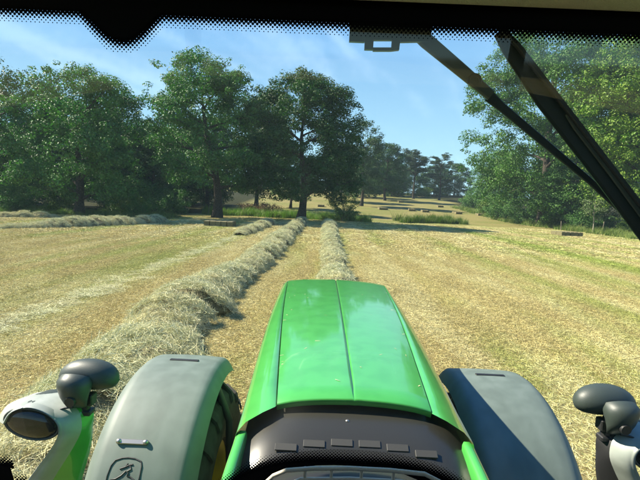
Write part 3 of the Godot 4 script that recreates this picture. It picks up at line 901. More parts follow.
func build_fender_marks(f: Node, xin: float):
	var w := 0.545
	# grab bar with two round end studs
	var gr := Geo.new()
	for s in [-1.0, 1.0]:
		var c := fender_pt(xin, w, -1.0, 0.592 + s * 0.118, 41.3, 0.006)
		gr.ellipsoid(c, Vector3(0.014, 0.013, 0.013))
	var p0 := fender_pt(xin, w, -1.0, 0.592, 41.3, 0.004)
	gr.box(p0, Vector3(0.062, 0.006, 0.012), 0.003, Basis(Vector3.RIGHT, deg_to_rad(41.3)))
	part("reflector_bar", gr.done(), M.steel, f)
	# shield outline and leaping deer, moulded in the plastic
	var ge := Geo.new()
	var cu := 0.590
	var sh := [[-0.105, 47.2], [-0.05, 46.4], [0.0, 46.2], [0.06, 46.4], [0.118, 47.2], [0.132, 48.6], [0.135, 52.0], [0.122, 56.0], [0.09, 59.0], [0.03, 60.2], [-0.04, 60.2], [-0.10, 58.8], [-0.132, 55.5], [-0.138, 52.0], [-0.128, 48.8], [-0.105, 47.2]]
	var pts := []
	for q in sh: pts.append([cu - q[0], q[1]])
	fender_line(ge, pts, xin, w, -1.0, 0.0032)
	# antlers, head, body, legs
	for ln in [[[-0.045, 49.7], [0.0, 49.0], [0.03, 48.3], [0.055, 48.2]], [[0.0, 49.0], [0.01, 47.9]], [[0.03, 48.3], [0.05, 49.6], [0.02, 50.4]], [[0.01, 50.2], [-0.02, 51.6], [-0.06, 52.6], [-0.105, 53.0], [-0.085, 54.2], [-0.03, 54.0], [0.03, 53.2], [0.07, 53.6], [0.095, 52.6], [0.06, 51.9], [0.03, 51.6], [0.035, 50.6]], [[-0.095, 53.3], [-0.12, 54.6], [-0.115, 56.0]], [[0.06, 53.4], [0.085, 55.0], [0.05, 56.2]], [[0.02, 53.4], [0.03, 55.4], [-0.01, 56.4]], [[-0.07, 54.1], [-0.085, 55.6], [-0.06, 57.2]]]:
		pts = []
		for q in ln: pts.append([cu - q[0], q[1]])
		fender_line(ge, pts, xin, w, -1.0, 0.0036)
	part("deer_emblem", ge.done(), M.black, f)

func tyre_mesh() -> ArrayMesh:
	var g := Geo.new()
	var prof := PackedVector2Array([Vector2(0.37, -0.20), Vector2(0.40, -0.235), Vector2(0.50, -0.262), Vector2(0.60, -0.262), Vector2(0.655, -0.245), Vector2(0.682, -0.20), Vector2(0.692, -0.10), Vector2(0.695, 0.0), Vector2(0.692, 0.10), Vector2(0.682, 0.20), Vector2(0.655, 0.245), Vector2(0.60, 0.262), Vector2(0.50, 0.262), Vector2(0.40, 0.235), Vector2(0.37, 0.20)])
	g.lathe_x(Vector3.ZERO, prof, 64)
	for k in 22:
		for s in [-1.0, 1.0]:
			var a: float = TAU * (k + (0.5 if s > 0 else 0.0)) / 22.0
			# lug as a bent bar from the middle out over the shoulder
			var rows: Array = []
			for q in [[0.01, 0.0, 0.695], [0.10, 0.05, 0.692], [0.19, 0.11, 0.682], [0.25, 0.15, 0.650], [0.268, 0.165, 0.600]]:
				var aa: float = a + q[1]
				var half := 0.045
				var hgt := 0.036 if q[2] > 0.66 else 0.016
				var ring := PackedVector3Array()
				for v in [[-1.0, -0.01], [-0.72, 1.0], [0.72, 1.0], [1.0, -0.01]]:
					var an: float = aa + v[0] * half
					var r: float = q[2] + hgt * v[1]
					ring.append(Vector3(s * (q[0] + (0.008 if v[1] > 0.5 and q[2] < 0.66 else 0.0)), r * cos(an), r * sin(an)))
				rows.append(ring)
			g.grid(rows, -1)
			g.quad(rows[0][0], rows[0][1], rows[0][2], rows[0][3])
			g.quad(rows[4][0], rows[4][1], rows[4][2], rows[4][3])
	return g.done()

func build_wheel(t: Node3D, called: String, at: Vector3, s: float):
	var w := Node3D.new()
	w.name = called
	t.add_child(w, true)
	w.position = at
	w.scale = Vector3(1.0, s, s)
	part("tyre", M.tyre_shape, M.rubber, w)
	part("rim", M.rim_shape, M.yellow, w)

func build_lamp(t: Node3D, side: float):
	# side -1 left, 1 right; left positions measured from the tractor's middle
	var lamp := Node3D.new()
	lamp.name = "signal_lamp"
	t.add_child(lamp, true)
	lamp.position = Vector3(CX, 0, 0)
	lamp.scale = Vector3(1, 1, 1)
	var f := func(x: float, y: float, z: float) -> Vector3: return Vector3(-side * x, y, z)
	var tilt := Basis(Vector3.FORWARD, -side * 0.02)
	var g := Geo.new()
	# pill shaped head, fuller on top
	var rows: Array = []
	for i in 17:
		var u := -1.0 + 2.0 * i / 16.0
		var e := pow(maxf(0.0, 1.0 - pow(absf(u), 2.5)), 0.5)
		var ring := PackedVector3Array()
		for j in 20:
			var a := TAU * j / 20.0
			var yy := sin(a) * (0.066 if sin(a) > 0 else 0.050) * e
			ring.append(f.call(-1.003 + u * 0.119, 1.868 + 0.006 + yy - 0.012 * u * u, -1.74 + cos(a) * 0.062 * e))
		rows.append(ring)
	g.grid(rows, 1, true)
	part("lamp_head", g.done(), M.lamp_black, lamp)
	# rear bulge with socket
	g = Geo.new()
	rows = []
	for q in [[0.0, 0.060, 1.862, -1.70], [0.03, 0.064, 1.850, -1.672], [0.06, 0.058, 1.832, -1.655], [0.10, 0.048, 1.800, -1.650], [0.13, 0.040, 1.775, -1.655], [0.145, 0.020, 1.765, -1.66]]:
		var ring := PackedVector3Array()
		for j in 16:
			var a := TAU * j / 16.0
			ring.append(f.call(-1.028 + cos(a) * q[1] + q[0] * 0.12, q[2] + 0.018 + sin(a) * q[1] * 0.55, q[3] + sin(a) * q[1] * 0.75))
		rows.append(ring)
	g.grid(rows, 1, true)
	g.fan(rows[5])
	var neck := part("lamp_neck", g.done(), M.lamp_black, lamp)
	g = Geo.new()
	var sock := PackedVector3Array([f.call(-1.012, 1.822, -1.630), f.call(-1.012, 1.821, -1.612)])
	g.tube(sock, PackedFloat32Array([0.020, 0.018]), 16)
	part("socket", g.done(), M.black, neck)
	# bracket between head and arm
	g = Geo.new()
	g.box(f.call(-0.995, 1.783, -1.70), Vector3(0.013, 0.048, 0.014), 0.004)
	g.box(f.call(-1.000, 1.748, -1.70), Vector3(0.030, 0.010, 0.022), 0.004)
	g.box(f.call(-0.975, 1.800, -1.70), Vector3(0.012, 0.022, 0.022), 0.004)
	part("bracket", g.done(), M.black, lamp)
	g = Geo.new()
	var cab := PackedVector3Array(); var cr := PackedFloat32Array()
	for k in 9:
		var s := k / 8.0
		cab.append(f.call(lerpf(-1.02, -1.085, s) - 0.02 * sin(PI * s), lerpf(1.785, 1.722, s) + 0.018 * sin(PI * s), -1.655 + 0.02 * s))
		cr.append(0.0045)
	g.tube(cab, cr, 6)
	part("cable", g.done(), M.black, lamp)

func spline(c: Array, n: int) -> PackedVector3Array:
	var cu := Curve3D.new()
	for i in c.size():
		var p := Vector3(c[i][0], c[i][1], c[i][2])
		var a: Array = c[maxi(i - 1, 0)]
		var b: Array = c[mini(i + 1, c.size() - 1)]
		var tg := (Vector3(b[0], b[1], b[2]) - Vector3(a[0], a[1], a[2])) / 6.0
		cu.add_point(p, -tg, tg)
	var r := PackedVector3Array()
	for k in n:
		r.append(cu.samplef(float(k) / (n - 1) * (c.size() - 1)))
	return r

func build_arm(t: Node3D, side: float):
	# cane shaped arm carrying the signal lamp, with an oval headlamp pod under its bend
	var arm := Node3D.new()
	arm.name = "lamp_arm"
	t.add_child(arm, true)
	var f := func(p: Vector3) -> Vector3: return p if side < 0 else Vector3(2.0 * CX - p.x, p.y, p.z)
	var inner := spline([[-1.138, 1.735, -1.600], [-1.111, 1.778, -1.600], [-1.053, 1.803, -1.600], [-0.991, 1.792, -1.600], [-0.947, 1.764, -1.600], [-0.929, 1.730, -1.600], [-0.936, 1.688, -1.600], [-0.970, 1.629, -1.600], [-1.033, 1.537, -1.600], [-1.086, 1.457, -1.600], [-1.15, 1.32, -1.60]], 45)
	var ridge := spline([[-1.220, 1.720, -1.700], [-1.192, 1.758, -1.700], [-1.137, 1.785, -1.700], [-1.060, 1.800, -1.700], [-0.973, 1.793, -1.690], [-0.904, 1.767, -1.670], [-0.881, 1.705, -1.655], [-0.909, 1.635, -1.650], [-0.968, 1.535, -1.640], [-1.011, 1.457, -1.635], [-1.07, 1.32, -1.635]], 45)
	var outer := spline([[-1.215, 1.70, -1.770], [-1.19, 1.742, -1.770], [-1.135, 1.772, -1.770], [-1.055, 1.786, -1.770], [-0.955, 1.783, -1.760], [-0.874, 1.742, -1.730], [-0.874, 1.667, -1.730], [-0.881, 1.592, -1.730], [-0.913, 1.470, -1.730], [-0.937, 1.377, -1.730], [-0.99, 1.24, -1.73]], 45)
	var g := Geo.new()
	var gg := Geo.new()
	var rows: Array = []
	var grows: Array = []
	var brows: Array = []
	for i in 45:
		var a := inner[i]
		var b := ridge[i]
		var c := outer[i]
		var mid := (a + b + c) / 3.0
		var lip := (a - b).normalized() * 0.010
		var ring := PackedVector3Array()
		ring.append(f.call(a + lip * 0.3 + Vector3(0, 0, -0.035)))
		ring.append(f.call(a + lip * 0.9 + Vector3(0, 0, -0.008)))
		ring.append(f.call(a + lip * 0.6 + Vector3(0, 0, 0.002)))
		ring.append(f.call(a - lip * 0.4))
		for k in range(1, 5):
			ring.append(f.call(a.lerp(b, k / 5.0) + Vector3(0, 0, 0.012 * sin(PI * k / 5.0))))
		ring.append(f.call(b.lerp(a, 0.05)))
		ring.append(f.call(b.lerp(c, 0.06)))
		rows.append(ring)
		var gr := PackedVector3Array()
		for k in range(0, 6):
			gr.append(f.call(b.lerp(c, 0.06 + 0.94 * k / 5.0) + (b - mid).normalized() * 0.006 * sin(PI * k / 5.0)))
		gr.append(f.call(c + (mid - c) * 0.3 + Vector3(0, 0, -0.03)))
		if i >= 20: grows.append(gr)
		if i <= 20: brows.append(gr)
	g.grid(rows, 1)
	g.grid(brows, 2)
	part("arm_shell", g.done(), M.shell, arm)
	gg.grid(grows, 2)
	part("arm_rail", gg.done(), M.green if side < 0 else M.black, arm)
	# oval pod: shell tube, dark domed back
	g = Geo.new()
	var orow: Array = []
	for q in [[-1.612, 0.096, 0.053], [-1.606, 0.100, 0.057], [-1.612, 0.105, 0.062], [-1.66, 0.108, 0.064], [-1.74, 0.105, 0.062], [-1.80, 0.090, 0.052]]:
		var ring := PackedVector3Array()
		for j in 36:
			var a := TAU * j / 36.0
			ring.append(f.call(Vector3(-1.041 + cos(a) * q[1], 1.733 + sin(a) * q[2] - 0.10 * cos(a) * q[1], q[0])))
		orow.append(ring)
	g.grid(orow, 1, true)
	g.fan(orow[5])
	part("pod_shell", g.done(), M.lamp_black, arm)
	g = Geo.new()
	var drows: Array = []
	for k in 7:
		var e := cos(PI / 2 * k / 6.0)
		var ring := PackedVector3Array()
		for j in 36:
			var a := TAU * j / 36.0
			ring.append(f.call(Vector3(-1.041 + cos(a) * 0.097 * e, 1.733 + sin(a) * 0.054 * e - 0.0097 * cos(a) * e, -1.616 + 0.022 * sin(PI / 2 * k / 6.0))))
		drows.append(ring)
	g.grid(drows, 1, true)
	part("pod_back", g.done(), M.lamp_gloss, arm)

const GZ := -0.62
const GK := 0.15
func glass_pt(x: float, y: float, off: float = 0.0) -> Vector3:
	return Vector3(x, y, GZ - GK * (2.85 - y) + off)

func band_edge(x: float) -> float:
	var u := absf(x + 0.279) / 0.056
	var b := 0.0
	if u < 1.0: b = 0.0335 * pow(0.5 + 0.5 * cos(PI * u), 0.72)
	return 2.8335 - b

func foot_edge(x: float) -> float:
	var u := (x - 0.062) / 0.205
	var top := 2.174 - 0.055 * pow(absf(u), 3.0)
	if absf(u) > 1.15: top = 2.10
	if x < -0.50: top = maxf(top, 2.135)
	return top

func disc(g: Geo, x: float, y: float, r: float, off: float):
	var ring := PackedVector3Array()
	for j in 8:
		var a := TAU * (j + 0.5) / 8.0
		ring.append(glass_pt(x + cos(a) * r, y + sin(a) * r, off))
	for j in range(1, 7): g.tri(ring[0], ring[j], ring[j + 1])

func build_cab(t: Node3D):
	# windscreen
	var g := Geo.new()
	var rows: Array = []
	for i in 9:
		var y := 2.02 + 0.84 * i / 8.0
		var r := PackedVector3Array()
		for j in 17: r.append(glass_pt(CX - 0.80 + 1.6 * j / 16.0, y))
		rows.append(r)
	g.grid(rows, 1)
	var ws := part("windscreen", g.done(), M.glass, t)
	# printed black border, then dots that shrink away from it
	g = Geo.new()
	var x := CX - 0.80
	while x < CX + 0.795:
		g.quad(glass_pt(x, 2.872, 0.0016), glass_pt(x + 0.005, 2.872, 0.0016), glass_pt(x + 0.005, band_edge(x + 0.005), 0.0016), glass_pt(x, band_edge(x), 0.0016))
		g.quad(glass_pt(x, foot_edge(x), 0.0016), glass_pt(x + 0.005, foot_edge(x + 0.005), 0.0016), glass_pt(x + 0.005, 2.02, 0.0016), glass_pt(x, 2.02, 0.0016))
		x += 0.005
	part("black_border", g.done(), M.frit, ws)
	g = Geo.new()
	var pitch := 0.0058
	var row := 0
	var y := 2.845
	while y > 2.77:
		x = -0.66 + (pitch * 0.5 if row % 2 else 0.0)
		while x < 0.62:
			var sl := (band_edge(x + 0.002) - band_edge(x - 0.002)) / 0.004
			var d := (band_edge(x) - y) / sqrt(1.0 + sl * sl)
			if d > -0.002 and d < 0.0175:
				disc(g, x, y, lerpf(0.0034, 0.0008, clampf(d / 0.0155, 0.0, 1.0)), 0.0008)
			x += pitch
		y -= pitch * 0.5
		row += 1
	y = 2.22
	row = 0
	while y > 2.09:
		x = -0.56 + (pitch * 0.5 if row % 2 else 0.0)
		while x < 0.30:
			if x < -0.48 or absf(x - 0.062) < 0.23:
				var d := y - foot_edge(x)
				if d > -0.002 and d < 0.024:
					disc(g, x, y, lerpf(0.0033, 0.0007, clampf(d / 0.022, 0.0, 1.0)), 0.0008)
			x += pitch
		y -= pitch * 0.5
		row += 1
	var dots := part("border_dots", g.done(), M.frit, ws)
	dots.set_meta("kind", "stuff")
	# wiper: bracket, arm and blade outside the glass
	g = Geo.new()
	var zo := -0.04
	var bp := PackedVector2Array([Vector2(0.022, 2.845), Vector2(0.022, 2.8215), Vector2(0.0435, 2.8215), Vector2(0.0440, 2.8120), Vector2(0.0470, 2.8105), Vector2(0.0900, 2.8125), Vector2(0.0925, 2.8145), Vector2(0.0935, 2.8235), Vector2(0.135, 2.826), Vector2(0.135, 2.845)])
	var hole := PackedVector2Array([Vector2(0.0560, 2.8245), Vector2(0.0560, 2.8170), Vector2(0.0810, 2.8180), Vector2(0.0815, 2.8255)])
	var front := PackedVector3Array(); var back := PackedVector3Array()
	# plate in strips round the slot
	for q in [[bp[0], bp[1], Vector2(0.0435, 2.8215), Vector2(0.0435, 2.845)], [Vector2(0.0435, 2.845), Vector2(0.0440, 2.8120), Vector2(0.0560, 2.8122), Vector2(0.0560, 2.845)], [Vector2(0.0560, 2.845), Vector2(0.0560, 2.8245), Vector2(0.0815, 2.8255), Vector2(0.0815, 2.845)], [Vector2(0.0560, 2.8150), Vector2(0.0560, 2.8108), Vector2(0.0815, 2.8118), Vector2(0.0815, 2.8160)], [Vector2(0.0815, 2.845), Vector2(0.0815, 2.8118), Vector2(0.0925, 2.8135), Vector2(0.0935, 2.845)], [Vector2(0.0935, 2.845), Vector2(0.0935, 2.8235), bp[8], bp[9]]]:
		var a: Array = []
		for e in [0.0, -0.006]:
			for v in q: a.append(glass_pt(v.x, v.y, zo + e))
		g.quad(a[0], a[1], a[2], a[3]); g.quad(a[4], a[5], a[6], a[7])
		for s in 4: g.quad(a[s], a[(s + 1) % 4], a[4 + (s + 1) % 4], a[4 + s])
	part("wiper_bracket", g.done(), M.arm_grey, t)
	g = Geo.new()
	bar(g, [[0.1020, 2.852, 0.0100], [0.1300, 2.8290, 0.0100], [0.1900, 2.7880, 0.0086], [0.2300, 2.7600, 0.0072]], zo - 0.004, 0.008)
	var wa := part("wiper_arm", g.done(), M.arm_grey, t)  # reflected olive tone put into the upper arm colour, rod below stays dark
	g = Geo.new()
	bar(g, [[0.2280, 2.7610, 0.0080], [0.2500, 2.7455, 0.0062], [0.3936, 2.6472, 0.0046], [0.4460, 2.6080, 0.0046]], zo - 0.010, 0.006)
	part("arm_rod", g.done(), M.black, wa)
	g = Geo.new()
	var hook := PackedVector3Array(); var hr := PackedFloat32Array()
	for k in 9:
		var a := PI * 1.25 * k / 8.0 - 0.3
		hook.append(glass_pt(0.2005 + 0.0085 * cos(a), 2.7760 + 0.0085 * sin(a), zo + 0.004))
		hr.append(0.0022)
	g.tube(hook, hr, 6)
	part("arm_hook", g.done(), M.black, wa)
	g = Geo.new()
	bar(g, [[0.2225, 2.8370, 0.0050], [0.2400, 2.8180, 0.0090], [0.3000, 2.7550, 0.0135], [0.3387, 2.7175, 0.0140], [0.4000, 2.6560, 0.0140], [0.4745, 2.5790, 0.0140], [0.5127, 2.5400, 0.0140], [0.62, 2.430, 0.0120]], zo + 0.012, 0.006)
	var bl := part("wiper_blade", g.done(), M.blade, t)
	g = Geo.new()
	bar(g, [[0.3300, 2.7340, 0.0012], [0.3450, 2.7180, 0.0030], [0.4055, 2.6580, 0.0032], [0.4800, 2.5810, 0.0032], [0.62, 2.437, 0.0030]], zo + 0.0165, 0.003)
	part("blade_reflection", g.done(), M.arm_grey, bl)  # olive windscreen reflection over the lower blade, put in as a strip
	g = Geo.new()
	bar(g, [[0.2220, 2.8400, 0.0028], [0.2480, 2.8205, 0.0030], [0.4200, 2.6500, 0.0030], [0.62, 2.448, 0.0030]], zo + 0.022, 0.008)
	part("rubber_strip", g.done(), M.black, bl)
	# roof and headlining
	g = Geo.new()
	g.box(Vector3(CX, 3.04, 0.30), Vector3(0.92, 0.10, 1.12), 0.04)
	part("roof", g.done(), M.green, t)
	g = Geo.new()
	rows = []
	for q in [[-0.606, 2.936], [-0.606, 2.858], [-0.603, 2.8515], [-0.596, 2.8495], [-0.50, 2.862], [-0.30, 2.885], [0.2, 2.90], [1.30, 2.90], [1.30, 2.936]]:
		var r := PackedVector3Array()
		for j in 9: r.append(Vector3(CX - 0.84 + 1.68 * j / 8.0, q[1], q[0]))
		rows.append(r)
	g.grid(rows, 1)
	part("headlining", g.done(), M.liner, t)
	for s in [-1.0, 1.0]:
		for z in [-0.66, 1.25]:
			g = Geo.new()
			g.tube(PackedVector3Array([Vector3(CX + s * 0.82, 2.95, z), Vector3(CX + s * 0.84, 2.2, z - 0.05 * signf(-z)), Vector3(CX + s * 0.80, 1.3, z)]), PackedFloat32Array([0.04, 0.04, 0.05]), 10)
			part("cab_post", g.done(), M.black, t)
	# cab floor, consoles, seat; unseen tall side and rear panels added against windscreen reflections
	g = Geo.new()
	g.box(Vector3(CX, 1.57, 0.30), Vector3(0.78, 0.03, 0.98), 0.01)
	part("cab_floor", g.done(), M.black, t)
	for s in [-1.0, 1.0]:
		g = Geo.new()
		g.box(Vector3(CX + s * 0.80, 2.11, 0.42), Vector3(0.03, 0.55, 0.86), 0.02)
		part("door_reflection_block", g.done(), M.inside, t)
		g = Geo.new()
		g.box(Vector3(CX + s * 0.48, 2.02, 0.55), Vector3(0.13, 0.10, 0.40), 0.04)
		part("console", g.done(), M.inside, t)
	g = Geo.new()
	g.box(Vector3(CX, 2.11, 1.27), Vector3(0.80, 0.55, 0.03), 0.02)
	part("rear_reflection_block", g.done(), M.inside, t)  # unseen, added this tall so the windscreen mirrors a dark cab
	g = Geo.new()
	g.box(Vector3(CX, 1.72, 0.62), Vector3(0.16, 0.15, 0.20), 0.03)
	g.box(Vector3(CX, 1.94, 0.62), Vector3(0.25, 0.08, 0.26), 0.05)
	g.box(Vector3(CX, 2.30, 0.90), Vector3(0.24, 0.34, 0.07), 0.05, Basis(Vector3.RIGHT, 0.12))
	part("seat", g.done(), M.inside, t)
	# dash hump with the pale defroster vent
	g = Geo.new()
	rows = []
	for q in [[-0.715, 2.06], [-0.70, 2.14], [-0.66, 2.205], [-0.60, 2.228], [-0.50, 2.226], [-0.44, 2.19], [-0.42, 2.05]]:
		var r := PackedVector3Array()
		for j in 17:
			var u := j / 8.0 - 1.0
			r.append(Vector3(0.055 + 0.20 * u, q[1] - 0.13 * pow(absf(u), 3.0), q[0]))
		rows.append(r)
	g.grid(rows, 1)
	var dash := part("dashboard", g.done(), M.black, t)
	g = Geo.new()
	var vz := -0.55
	var arc := PackedVector3Array(); var ar := PackedFloat32Array()
	for q in [[-0.075, 2.222], [-0.062, 2.240], [-0.050, 2.2525], [-0.034, 2.2605], [0.0, 2.2650], [0.045, 2.2675], [0.095, 2.2675], [0.139, 2.2650], [0.158, 2.2560], [0.172, 2.2420], [0.180, 2.222]]:
		arc.append(Vector3(q[0], q[1], vz)); ar.append(0.0028)
	g.tube(arc, ar, 8)
	var lo := PackedVector3Array(); var lr := PackedFloat32Array()
	for q in [[-0.036, 2.222], [-0.028, 2.2440], [-0.016, 2.2505], [0.045, 2.2545], [0.11, 2.2545], [0.140, 2.2490], [0.150, 2.222]]:
		lo.append(Vector3(q[0], q[1], vz + 0.001)); lr.append(0.0024)
	g.tube(lo, lr, 8)
	var vent := part("vent_frame", g.done(), M.cream, dash)
	for q in [[-0.0105, 2.247, 2.266], [0.0225, 2.250, 2.2675], [0.060, 2.251, 2.2685], [0.1, 2.251, 2.2685]]:
		g = Geo.new()
		g.tube(PackedVector3Array([Vector3(q[0], q[1], vz), Vector3(q[0], q[2], vz)]), PackedFloat32Array([0.0022, 0.0022]), 6)
		part("vent_rib", g.done(), M.cream, dash)

# flat bar through [x, y, half width], standing off the glass by off, thick deep
func bar(g: Geo, c: Array, off: float, thick: float):
	var rows: Array = []
	for i in c.size():
		var p := Vector2(c[i][0], c[i][1])
		var d := (Vector2(c[mini(i + 1, c.size() - 1)][0], c[mini(i + 1, c.size() - 1)][1]) - Vector2(c[maxi(i - 1, 0)][0], c[maxi(i - 1, 0)][1])).normalized()
		var n: Vector2 = Vector2(-d.y, d.x) * float(c[i][2])
		var ch := 0.75
		var r := PackedVector3Array()
		for v in [[-1.0, 0.3], [-ch, 0.0], [ch, 0.0], [1.0, 0.3], [1.0, 0.7], [ch, 1.0], [-ch, 1.0], [-1.0, 0.7]]:
			r.append(glass_pt(p.x + n.x * v[0], p.y + n.y * v[0], off - thick * v[1]))
		rows.append(r)
	g.grid(rows, -1, true)
	g.fan(rows[0]); g.fan(rows[rows.size() - 1])

func build_tractor():
	var t := thing("tractor", Vector3.ZERO, "green tractor seen from its cab, with long hood, grey fenders and wiper", "tractor")
	build_hood(t)
	build_cowl(t)
	var fl := build_fender(t, -1.0, CX - 0.655)
	build_fender_marks(fl, CX - 0.655)
	build_fender(t, 1.0, CX + 0.655)
	M.tyre_shape = tyre_mesh()
	var rg := Geo.new()
	rg.lathe_x(Vector3.ZERO, PackedVector2Array([Vector2(0.39, -0.225), Vector2(0.385, -0.20), Vector2(0.345, -0.185), Vector2(0.33, -0.06), Vector2(0.20, -0.02), Vector2(0.12, -0.05), Vector2(0.0, -0.06), Vector2(0.0, 0.02), Vector2(0.20, 0.03), Vector2(0.33, 0.06), Vector2(0.345, 0.185), Vector2(0.385, 0.20), Vector2(0.39, 0.225)]), 40)
	M.rim_shape = rg.done()
	for s in [-1.0, 1.0]:
		build_wheel(t, "front_wheel", Vector3(CX + s * 0.905, 0.728, WZ), 1.0)
		build_wheel(t, "rear_wheel", Vector3(CX + s * 0.95, 0.95, 0.35), 1.305)
		build_arm(t, s)
		build_lamp(t, s)
	var g := Geo.new()
	g.box(Vector3(CX, 0.95, -2.3), Vector3(0.30, 0.32, 1.35), 0.03)
	g.tube(PackedVector3Array([Vector3(CX - 0.80, 0.73, WZ), Vector3(CX + 0.80, 0.73, WZ)]), PackedFloat32Array([0.10, 0.10]), 10)
	g.box(Vector3(CX, 1.05, 0.2), Vector3(0.45, 0.5, 1.1), 0.03)
	part("chassis", g.done(), M.black, t)
	# struts from the cab to the lamp arms
	for s in [-1.0, 1.0]:
		g = Geo.new()
		g.tube(PackedVector3Array([Vector3(CX + s * 1.17, 1.24, -1.68), Vector3(CX + s * 1.05, 1.1, -1.3), Vector3(CX + s * 0.6, 1.0, -0.8)]), PackedFloat32Array([0.035, 0.035, 0.04]), 10)
		part("arm_strut", g.done(), M.black, t)
	build_cab(t)

# ------------------------------------------------------------------ materials
func build_materials():
	nz.seed = 4
	nz.frequency = 0.035
	nz.fractal_octaves = 3
	var straw := straw_image(1536, 52000, 3)
	var field := mat(Color.WHITE, 0.95, "field")
	field.vertex_color_use_as_albedo = true
	field.albedo_texture = ImageTexture.create_from_image(straw)
	var bump := straw.duplicate()
	bump.convert(Image.FORMAT_RGBA8)
	bump.bump_map_to_normal_map(3.0)
	field.normal_enabled = true
	field.normal_texture = ImageTexture.create_from_image(bump)
	field.normal_scale = 0.7
	field.metallic_specular = 0.2
	M.field = field
	var s := mat(Color.WHITE, 0.75, "straw")
	s.vertex_color_use_as_albedo = true
	s.backlight_enabled = true
	s.backlight = Color(0.35, 0.35, 0.35)
	s.metallic_specular = 0.3
	M.straw = s
	var core := mat(lin(0.50, 0.48, 0.29), 0.95, "hay core")
	core.albedo_texture = field.albedo_texture
	core.normal_enabled = true
	core.normal_texture = field.normal_texture
	tri_map(core, 0.35)
	M.hay_core = core
	M.hay_strands = straw_mesh(50, 0.17, 0.08, 0.36, 0.0046, 0.06, 0.12, 8, [Color(1, 1, 1), Color(0.9, 0.95, 0.85), Color(1.05, 0.98, 0.8), Color(0.65, 0.68, 0.55)])
	var lf := mat(Color.WHITE, 0.55, "leaf")
	lf.vertex_color_use_as_albedo = true
	lf.backlight_enabled = true
	lf.backlight = Color(0.52, 0.72, 0.34)
	lf.metallic_specular = 0.35
	M.leaf = lf
	var bk := mat(lin(0.095, 0.078, 0.058), 0.95, "bark")
	bk.albedo_texture = noise_tex(0.03, [[0.2, 0.5, 0.8], [Color(0.45, 0.43, 0.4), Color(0.8, 0.78, 0.74), Color(1, 1, 1)]], 256, 8)
	bk.normal_enabled = true
	bk.normal_texture = normal_tex(0.06, 12.0, 256, 9)
	tri_map(bk, 0.8)
	M.bark = bk
	var pb := mat(lin(0.34, 0.30, 0.22), 0.9, "pale bark")
	M.pale_bark = pb
	var po := mat(lin(0.30, 0.27, 0.21), 0.95, "post")
	po.albedo_texture = bk.albedo_texture
	tri_map(po, 2.0)
	M.post = po
	var ba := mat(lin(0.52, 0.48, 0.28), 0.95, "bale")
	ba.albedo_texture = field.albedo_texture
	tri_map(ba, 0.5)
	M.bale = ba
	var ba2 := mat(lin(0.44, 0.42, 0.25), 0.95, "bale")
	ba2.albedo_texture = field.albedo_texture
	tri_map(ba2, 0.6)
	M.bale2 = ba2
	# tractor
	var gr := mat(lin(0.062, 0.345, 0.062), 0.30, "green paint")
	gr.albedo_texture = noise_tex(0.012, [[0.25, 0.6, 0.9], [Color(0.93, 0.95, 0.93), Color(1, 1, 1), Color(1.0, 1.0, 1.0)]], 512, 21)
	gr.roughness_texture = noise_tex(0.02, [[0.3, 0.6, 0.9], [Color(0.92, 0.92, 0.92), Color(0.96, 0.96, 0.96), Color(1, 1, 1)]], 512, 22)
	tri_map(gr, 1.3)
	gr.clearcoat_enabled = true
	gr.clearcoat = 0.9
	gr.clearcoat_roughness = 0.06
	M.green = gr
	var fe := mat(lin(0.135, 0.170, 0.148), 0.58, "fender plastic")
	fe.albedo_texture = noise_tex(0.010, [[0.2, 0.5, 0.8], [Color(0.88, 0.89, 0.88), Color(0.94, 0.95, 0.94), Color(1, 1, 1)]], 512, 31)
	fe.normal_enabled = true
	fe.normal_texture = normal_tex(0.35, 1.2, 512, 33)
	fe.normal_scale = 0.25
	tri_map(fe, 1.5)
	M.fender = fe
	M.black = mat(lin(0.018, 0.018, 0.019), 0.5, "black plastic")
	M.cowl = mat(lin(0.026, 0.025, 0.020), 0.34, "cowl")
	M.slot = mat(lin(0.034, 0.034, 0.032), 0.6, "slot")
	var st := mat(lin(0.42, 0.40, 0.36), 0.35, "steel")
	st.metallic = 0.9
	M.steel = st
	var rb := mat(lin(0.030, 0.029, 0.027), 0.85, "rubber")
	rb.albedo_texture = noise_tex(0.02, [[0.3, 0.6, 0.8], [Color(0.7, 0.68, 0.62), Color(1, 1, 1), Color(1, 1, 1)]], 256, 41)
	tri_map(rb, 2.0)
	M.rubber = rb
	M.yellow = mat(lin(0.72, 0.50, 0.02), 0.4, "rim yellow")
	var lb := mat(lin(0.036, 0.048, 0.041), 0.48, "lamp housing")
	lb.normal_enabled = true
	lb.normal_texture = normal_tex(0.4, 1.0, 256, 51)
	lb.normal_scale = 0.2
	tri_map(lb, 3.0)
	M.lamp_black = lb
	var lg := mat(lin(0.012, 0.013, 0.012), 0.08, "lamp back")
	M.lamp_gloss = lg
	var sh := mat(lin(0.34, 0.37, 0.34), 0.45, "lamp arm shell")  # sky glare on the upper face of the arm is put into this pale grey
	sh.albedo_texture = fe.albedo_texture
	tri_map(sh, 2.0)
	M.shell = sh
	var gl := mat(Color(0.86, 1.0, 0.93, 0.03), 0.0, "windscreen")
	gl.transparency = BaseMaterial3D.TRANSPARENCY_ALPHA
	gl.metallic_specular = 0.5
	M.glass = gl
	M.frit = mat(lin(0.004, 0.005, 0.008), 0.6, "black print")
	M.frit.metallic_specular = 0.15
	M.arm_grey = mat(lin(0.085, 0.090, 0.066), 0.5, "wiper arm")
	M.blade = mat(lin(0.012, 0.014, 0.012), 0.5, "wiper blade")
	var ln := mat(lin(0.68, 0.63, 0.46), 0.9, "headlining")
	ln.normal_enabled = true
	ln.normal_texture = normal_tex(0.4, 3.0, 256, 61)
	tri_map(ln, 6.0)
	M.liner = ln
